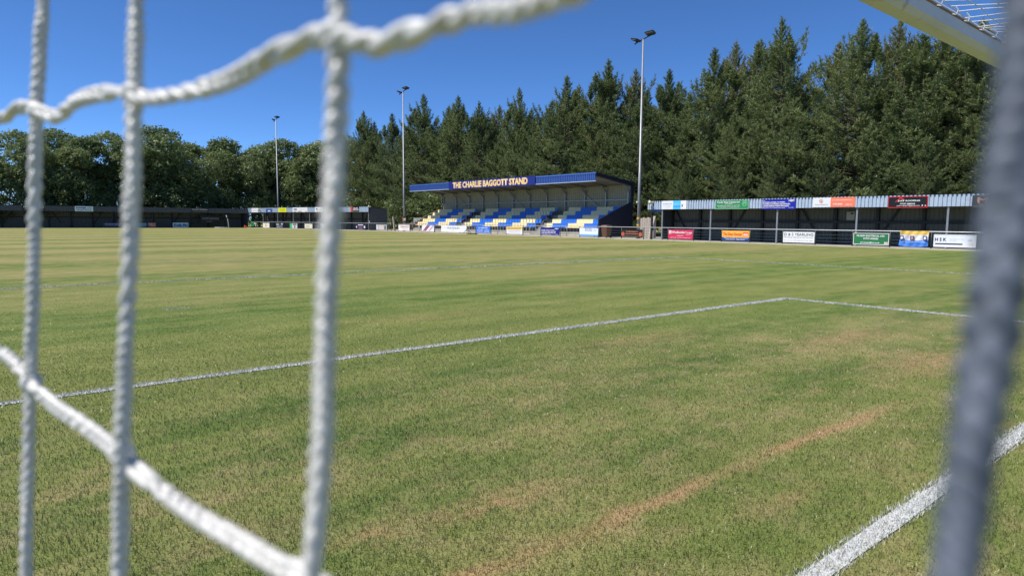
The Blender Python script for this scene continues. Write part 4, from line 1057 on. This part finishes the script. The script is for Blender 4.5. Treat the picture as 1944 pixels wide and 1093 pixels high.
pg = empty('training_goal', (34.6, 117.0, 0), 0.0); tag(pg, 'white portable goal seen edge-on before the far shed', 'goal')
MB().tube([(0.05,0,0),(-0.03,0.1,1.35),(-0.08,0.1,1.6)], 0.06, 8).build('upright', M['white'], pg, True)
MB().tube([(-0.18,0.1,1.72),(-0.24,0.1,2.1)], 0.07, 8).build('top_stub', M['white'], pg, True)
MB().tube([(0,0.1,0.07),(-2.1,0.3,0.07)], 0.05, 8).build('base_bar', M['white'], pg, True)
tc_ = empty('marker_cone', (37.4, 116.6, 0), 0.0); tag(tc_, 'orange-red marker cone lying at the foot of the far sheds', 'cone')
MB().tube([(0.35,0,0.12),(-0.25,0,0.22)], [0.04,0.20], 10).build('cone_body', paint((0.70,0.10,0.03), 0.5, name='orange_plastic'), tc_, True)
MB().bar((-0.25,0,0.0),(-0.27,0,0.46),0.04,0.44,(0,1,0)).build('cone_base', paint((0.70,0.10,0.03), 0.5, name='orange_plastic'), tc_)
bt = empty('bottle', onB(-1.0, 0.7, 1.085)); tag(bt, 'tiny white bottle standing on the far rail', 'bottle')
MB().tube([(0,0,0),(0,0,0.2),(0,0,0.26),(0,0,0.33)], [0.05,0.05,0.025,0.025], 8).build('bottle_body', M['white'], bt)

# ------------------------------------------------------------------ trees
def tuft_blades(pos, axis, length, nb, blen, bw, rng, spread=0.85):
    n = len(pos)
    P = np.repeat(pos, nb, 0); A = np.repeat(axis, nb, 0); Lh = np.repeat(length, nb)
    k = n * nb
    rnd = rng.normal(size=(k, 3)); rnd -= (rnd * A).sum(1, keepdims=True) * A
    rnd /= np.linalg.norm(rnd, axis=1, keepdims=True) + 1e-9
    t = rng.uniform(0, 1, k)
    base = P + A * (t * Lh)[:, None]
    d = A * (1 - spread * 0.45) + rnd * spread
    d[:, 2] += 0.15
    d /= np.linalg.norm(d, axis=1, keepdims=True)
    side = np.cross(d, rng.normal(size=(k, 3))); side /= np.linalg.norm(side, axis=1, keepdims=True) + 1e-9
    bl = blen * rng.uniform(0.7, 1.25, k); w = bw * rng.uniform(0.7, 1.3, k)
    v = np.empty((k, 3, 3))
    v[:, 0] = base - side * (w / 2)[:, None]; v[:, 1] = base + side * (w / 2)[:, None]; v[:, 2] = base + d * bl[:, None]
    return v.reshape(-1, 3)

def make_pine(seed, H, R, dens=1.0, light=False, pw=1.6):
    rng = np.random.default_rng(seed)
    la = rng.uniform(0, 6.28, 4); lq = rng.uniform(0.0, 0.28, 4)
    wood = MB()
    lean = rng.normal(0, 0.012, 2)
    tr = [Vector((lean[0]*z + 0.12*math.sin(z*0.5+seed), lean[1]*z + 0.12*math.cos(z*0.4+seed), z)) for z in np.linspace(0, H, 14)]
    wood.tube(tr, [0.24*(1 - i/13.5)**0.8 + 0.02 for i in range(14)], 7, False)
    def trunk(z):
        f = z / H * 13; i = min(12, int(f)); return tr[i].lerp(tr[i+1], f - i)
    pos, ax, ln = [], [], []
    z = 0.06 * H
    while z < H * 0.965:
        t = z / H
        prof = min(1.0, 0.74 + 1.2 * t) if t < 0.25 else (max(0.0, 1 - ((t - 0.25) / 0.77) ** pw)) ** 0.62
        prof = max(prof, 0.07) * (1 + 0.12 * math.sin(z * 1.9 + seed))
        nbr = int(rng.integers(5, 8)) if t < 0.85 else int(rng.integers(4, 6))
        a0 = rng.uniform(0, 6.28)
        wmul = rng.uniform(0.72, 1.15)
        for b in range(nbr):
            az = a0 + b * 6.283 / nbr + rng.normal(0, 0.2)
            L = R * prof * wmul * rng.uniform(0.62, 1.2) * (1 + lq[int(z) % 4] * math.cos(az - la[int(z / 3) % 4]))
            el = math.radians(-4 + 44 * t + (22 if t > 0.8 else 0) + rng.normal(0, 7))
            d = np.array([math.cos(az)*math.cos(el), math.sin(az)*math.cos(el), math.sin(el)])
            base = np.array(trunk(z)); up = np.array([0, 0, 1.0])
            pts = [base + d*L*s + up*(0.22*L*s*s) for s in (0, 0.35, 0.7, 1.0)]
            wood.tube(pts, [0.055*min(1, L/2.5)+0.012, 0.035*min(1, L/2.5)+0.01, 0.018, 0.008], 4, False)
            n = max(3, int(L * 9.0 * dens))
            s = rng.uniform(0.22 if t < 0.8 else 0.1, 1.0, n) ** 0.75
            side = np.cross(d, up); side /= np.linalg.norm(side)
            off = rng.normal(0, 1, n) * (0.30 * L * (1.12 - s)) * 0.7
            offz = rng.normal(0, 1, n) * 0.16 + 0.05
            p = base + d * (L * s)[:, None] + up * (0.22 * L * s * s)[:, None] + side * off[:, None] + up * offz[:, None]
            a = d * 0.7 + side * (np.sign(off) * rng.uniform(0.1, 0.8, n))[:, None] + up * rng.uniform(0.25, 1.0, n)[:, None]
            a /= np.linalg.norm(a, axis=1, keepdims=True)
            pos.append(p); ax.append(a); ln.append(rng.uniform(0.22, 0.5, n))
            e = d * 0.35 + up * 0.9; e /= np.linalg.norm(e)
            cl = 1 if t < 0.35 else (2 if t < 0.6 else 4)
            for c_ in range(cl):
                pos.append((pts[-1] + e * 0.2 * c_)[None, :]); ax.append(e[None, :]); ln.append(np.array([0.35]))
        z += (0.62 - 0.22 * t) * rng.uniform(0.85, 1.15)
    # leader and its candles stand clear of the crown
    top = np.array(tr[-1]); up = np.array([0, 0, 1.0])
    SPK = 3.1
    heads = [(np.zeros(3), SPK)]
    for q in range(3):
        az = rng.uniform(0, 6.28); rr = rng.uniform(0.7, 1.9)
        heads.append((np.array([math.cos(az) * rr, math.sin(az) * rr, -0.6 * rr - rng.uniform(0.2, 1.0)]), rng.uniform(1.5, 2.6)))
    for off, spk in heads:
        tp = top + off; k_ = spk / SPK
        wood.tube([tp - up * 0.8, tp + up * spk], [0.03, 0.008], 4, False)
        for q in range(26):
            pos.append((tp + up * (spk * q / 26))[None, :]); ax.append(up[None, :].copy()); ln.append(np.array([0.24]))
        for wz, wl, wn_ in ((2.35, 0.40, 4), (1.75, 0.6, 5), (1.1, 0.85, 5), (0.4, 1.1, 6)):
            for q in range(wn_):
                az = q * 6.283 / wn_ + rng.uniform(0, 0.8)
                e = np.array([math.cos(az) * 0.5, math.sin(az) * 0.5, 0.87])
                for s_ in np.arange(0.08, wl * k_ * rng.uniform(0.7, 1.2), 0.14):
                    p_ = tp + up * (wz * k_ + 0.12 * s_) + e * s_
                    pos.append(p_[None, :]); ax.append((e * 0.5 + up * 0.5)[None, :]); ln.append(np.array([0.22]))
    pos = np.concatenate(pos); ax = np.concatenate(ax); ln = np.concatenate(ln)
    if light:
        v = tuft_blades(pos, ax, ln * 1.7, 11, 0.30, 0.050, rng, 0.7)
    else:
        v = tuft_blades(pos, ax, ln, 13, 0.27, 0.050, rng)
    crown = np_mesh('crown', v, np.arange(len(v)).reshape(-1, 3), M['pine_light' if light else 'pine'])
    return wood.mesh('trunk', M['bark']), crown

def make_broadleaf(seed, H, R, nleaf, leaf=0.42, mat='leaf', low=0.18):
    rng = np.random.default_rng(seed)
    wood = MB()
    wood.tube([(0,0,0),(0.1,0.05,H*0.3),(0.0,0.2,H*0.62)], [0.26,0.19,0.07], 7, False)
    lobes = []
    nl = 16
    for q in range(nl):
        a = rng.uniform(0, 6.28); zf = rng.uniform(low, 0.88)
        rr = R * (0.75 * math.sqrt(max(0.05, 1 - ((zf - 0.45) / 0.55) ** 2))) * rng.uniform(0.3, 1.0)
        c = np.array([rr*math.cos(a), rr*math.sin(a), zf*H])
        lobes.append((c, R * rng.uniform(0.34, 0.58), H * rng.uniform(0.10, 0.17)))
        if q < 9:
            wood.tube([(0.05,0.1,H*rng.uniform(0.2,0.5)), tuple(c*0.6 + np.array([0,0,c[2]*0.35])), tuple(c)], [0.09,0.05,0.015], 4, False)
    lobes.append((np.array([0, 0, 0.86*H]), R*0.5, H*0.13))
    V = []
    ncl = nleaf // 7
    for q in range(ncl):
        c, ra, rz_ = lobes[int(rng.integers(len(lobes)))]
        d = rng.normal(size=3); d /= np.linalg.norm(d)
        if d[2] < -0.5: d[2] *= -1
        s = rng.uniform(0.72, 1.08)
        p = c + d * np.array([ra, ra, rz_]) * s
        V.append((p, d))
    cp = np.array([q[0] for q in V]); cd = np.array([q[1] for q in V])
    P = np.repeat(cp, 7, 0) + rng.normal(0, 0.20, (ncl * 7, 3)); D = np.repeat(cd, 7, 0)
    n = D * 0.6 + rng.normal(0, 0.7, P.shape); n[:, 2] += 0.3; n /= np.linalg.norm(n, axis=1, keepdims=True)
    a = np.cross(n, rng.normal(size=P.shape)); a /= np.linalg.norm(a, axis=1, keepdims=True); b = np.cross(n, a)
    sz = leaf * rng.uniform(0.5, 1.1, len(P))[:, None]
    v = np.empty((len(P), 4, 3))
    v[:, 0] = P - a*sz*0.5; v[:, 1] = P - b*sz*0.28; v[:, 2] = P + a*sz*0.5; v[:, 3] = P + b*sz*0.28
    v = v.reshape(-1, 3); v[:, 2] = np.maximum(v[:, 2], 0.05)
    crown = np_mesh('crown', v, np.arange(len(v)).reshape(-1, 4), M[mat])
    return wood.mesh('trunk', M['bark']), crown

PH = 18.0
PINES = [make_pine(s, PH, r, d, False, p) for s, r, d, p in ((1, 4.6, 1.0, 1.5), (2, 4.1, 1.05, 2.2), (3, 5.0, 0.95, 1.3), (7, 3.9, 1.1, 1.8), (9, 4.6, 1.0, 2.6))]
LARCH = [make_pine(s, PH, r, 0.7, True, 2.4) for s, r in ((21, 4.6), (22, 4.1))]
BROAD = [make_broadleaf(s, 15.0, r, 15000, 0.46) for s, r in ((31, 5.4), (32, 4.8), (33, 5.8))]
SHRUB = [make_broadleaf(41, 5.0, 3.0, 5200, 0.30, 'leaf_light', 0.05), make_broadleaf(42, 5.0, 3.4, 5200, 0.30, 'leaf', 0.05)]
def plant(name, kind, protos, x, y, h, h0, label, group, cat='tree', wide=1.0):
    if h0 == PH:
        h0 = PH + 3.1; wide *= 1.22
    t, c = protos[kind % len(protos)]
    root = empty(name, (x, y, 0), random.uniform(0, 6.28))
    s = h / h0
    wv = wide * random.uniform(0.9, 1.15)
    root.scale = (s * wv, s * wv * random.uniform(0.92, 1.08), s)
    tag(root, label, cat, group)
    link('trunk', t, root); link('crown', c, root)
    return root
GP, GD = 'pine trees behind the right touchline', 'broadleaf trees behind the far end'
pines = [
 (60,117.3,22.0,0,'slender pine with a bare spike at the left end of the pine row'),
 (64,121.2,20.8,1,'pine filling in behind the leftmost spiked pine'),
 (61,109.0,20.6,2,'pine just left of the second floodlight mast'),
 (59,94.2,21.8,3,'tall double-spiked pine right of the second floodlight mast'),
 (60,86.0,20.5,0,'broad pine above the left end of the stand roof'),
 (59,79.0,18.6,1,'bushy pine above the first letters of the stand sign'),
 (60,71.3,19.6,3,'pine with a tall bare spike above the middle of the stand sign'),
 (59,62.2,19.6,2,'dark dense pine above the right end of the stand sign'),
 (60,55.0,20.4,1,'tallest spiked pine above the right end of the stand roof'),
 (58,47.8,14.9,0,'lower pine directly behind the tall banded floodlight mast'),
 (60,45.3,17.7,2,'pine just right of the tall banded floodlight mast'),
 (59,40.1,18.7,3,'slim spiked pine above the left end of the near shed'),
 (58,32.1,19.7,1,'tall pine with the highest spike above the near shed'),
 (58,25.3,18.1,0,'tall pine with a thick spike left of the goal crossbar'),
 (59,21.6,16.2,2,'dense dark pine under the left part of the goal crossbar'),
 (60,19.8,17.8,3,'spiked pine seen through the roof netting of the goal'),
 (59,16.7,16.0,1,'dark pine at the right edge beside the blurred net cord'),
 (60,13.0,16.5,0,'pine at the far right mostly behind the blurred net cord'),
 (58,8.5,15.5,2,'pine past the right edge of the picture'),
 (62,3.0,16,1,'last pine of the row beyond the right edge')]
for x, y, h, k, lb in pines: plant('pine_tree', k, PINES, x, y, h, PH, lb, GP, wide=1.0 if h > 17 else 1.1)
back = [(67,112,19.0,'left of the second floodlight mast'),(67,103,18.5,'just right of the second floodlight mast'),(67,98.6,21.2,'behind the double-spiked pine'),(68,90,18,'left of the stand sign'),(68,78,18.5,'over the first word of the stand sign'),(67,70,17.5,'over the middle of the stand sign'),(69,58,18,'over the plain right part of the stand fascia'),(67,50,18.0,'left of the tall banded floodlight mast'),(69,36,16.5,'over the green fascia sign'),(70,28,15.5,'over the deep blue fascia sign'),(68,22,16.5,'over the white and coral fascia sign'),(67,10,16,'behind the blurred net cord'),(69,16,17,'over the red-bordered fascia sign'),(65,125,19.5,'beyond the leftmost spiked pine')]
for i, (x, y, h, w) in enumerate(back): plant('pine_tree', i + 1, PINES, x, y, h, PH, 'dark second-row pine ' + w, 'second row of pines', wide=1.3)
fill = [(62,104.5,18.2,'between the second floodlight mast and the double-spiked pine'),(62,90,18.0,'between the double-spiked pine and the stand sign'),(63,82.5,17.4,'above the word at the left of the stand sign'),(62,75.2,17.0,'between the two middle spikes above the stand sign'),(62,66.8,17.4,'left of the dark dense pine above the stand'),(62.5,58.6,18.0,'between the dark dense pine and the tallest spiked pine'),(61.5,50.5,16.5,'just left of the tall banded mast'),(62,36.2,17.0,'between the slim spiked pine and the highest spike')]
for i, (x, y, h, w) in enumerate(fill): plant('pine_tree', i * 2 + 1, PINES, x, y, h, PH, 'full rounded pine ' + w, GP, wide=1.15)
low = [(59,113,12.5,'over the near end of the far corner shed'),(59,101,13,'over the second floodlight notice'),(59,89.5,13.0,'over the timber stair flank'),(59,75,12.5,'over the first letters of the stand sign'),(59,66.5,13.0,'over the middle letters of the stand sign'),(59,58.5,12.5,'over the last letters of the stand sign'),(59,51,11.5,'over the right end of the stand roof'),(58,43,12.0,'over the gap beside the stand'),(56.5,36,12,'over the sky-blue panelled sign'),(56,29,11.5,'over the green fascia sign'),(56.5,22,10.5,'over the coral half of the fascia sign'),(57,14,12,'over the dark copper-emblem sign'),(54.6,26,7.5,'low down over the deep blue fascia sign'),(54.6,12,7.0,'low down over the last bare stretch of fascia'),(54.8,34,7.2,'low down over the bare fascia beside the green sign'),(54.4,39.8,7.0,'low down beside the tall banded mast'),(54.6,30,8.0,'low down over the green fascia sign'),(54.6,18.5,7.6,'low down over the red-bordered fascia sign')]
for i, (x, y, h, w) in enumerate(low): plant('pine_tree', i, PINES, x, y, h, PH, 'short bushy pine ' + w, 'low pines filling the front row', wide=1.0)
lar = [(67,84.5,19.5,'pale feathery conifer between two spiked pines above the stand sign'),(66,66,19.8,'pale green conifer left of the tallest spiked pine'),(63,53.7,19.4,'light olive conifer behind the right end of the stand roof'),
       (64.5,41.3,20.4,'left of two feathery pale conifers above the near shed'),(66.5,39.6,20.6,'right of two feathery pale conifers above the near shed'),(62.5,29.5,17.8,'pale loose conifer between the two highest spiked pines'),
       (62,23.8,18.4,'pale spreading conifer just left of the goal crossbar'),(63,18.5,17.5,'pale conifer behind the goal crossbar')]
for i, (x, y, h, lb) in enumerate(lar): plant('larch_tree', i, LARCH, x, y, h, PH, lb, 'pale conifers among the pines')
bro = [(-6,130,14,0,'tree past the left edge of the picture'),(1.6,132,14.2,1,'leftmost broadleaf tree beside the picture edge'),(7.5,128,14.6,2,'broad dark tree behind the first net cord'),(11.5,135,15.6,0,'round-topped tree just right of the first net cord'),
       (17.0,131,14.8,1,'tree midway between the first two net cords'),(20.5,133,16.0,2,'tree half hidden by the second net cord'),(27.2,130,17.0,0,'tallest round tree right of the second net cord'),(33.4,139,16.0,1,'dark tree behind the round pale-leaved tree'),
       (33.2,126.5,11.8,2,'lower round tree with pale leaves standing in front of the others'),(40.0,136,17.0,1,'ragged-topped tree left of the most distant floodlight'),(42.6,129,13.0,0,'low tree just left of the most distant floodlight'),(48.5,139,16.6,2,'dark tree right behind the most distant floodlight'),
       (13.5,127,12.6,1,'lower tree filling the gap right of the first net cord'),(24.0,127.5,13.2,0,'lower tree just right of the second net cord'),(30.0,134,15.2,2,'tree filling the gap between the tallest round tree and its neighbour'),(37.0,130,13.6,0,'middle-height tree right of the lower round tree'),(45.5,134,14.8,1,'tree filling the gap behind the most distant floodlight pole'),(58.5,137,16.5,1,'tree glimpsed left of the thickest net cord'),
       (52.5,136,17.2,0,'tree right of the most distant floodlight'),(52.0,127,13.5,1,'bushy tree above the yellow sign of the corner shed'),(57.0,129,17.0,2,'dark tree half hidden by the thickest net cord'),(62,133,18.5,0,'tree just right of the thickest net cord')]
for x, y, h, k, lb in bro: plant('broadleaf_tree', k, BROAD, x, y, h, 15.0, lb, GD)
rg = random.Random(8)
ORD = ['first', 'second', 'third', 'fourth', 'fifth', 'sixth', 'seventh', 'eighth', 'ninth', 'tenth', 'eleventh', 'twelfth']
for i, y in enumerate((80, 86, 92, 98.5, 105, 112)):
    plant('shrub', i, SHRUB, 55.5 - max(0, y - 88) * 0.16 + rg.uniform(0, 1), y, rg.uniform(4.4, 6.4), 5.0, ORD[5 - i] + ' leafy shrub from the left behind the far corner shed', 'shrubs behind the far corner shed', 'shrub')
for i in range(9):
    plant('shrub', i + 1, SHRUB, -2 + i * 5.4 + rg.uniform(-1, 1), 126.5 + rg.uniform(-0.4, 1.2), rg.uniform(4.6, 7.2), 5.0, ORD[i] + ' leafy shrub from the left above the far end shed roof', 'shrubs behind the far end', 'shrub', wide=1.15)

flush_texts()
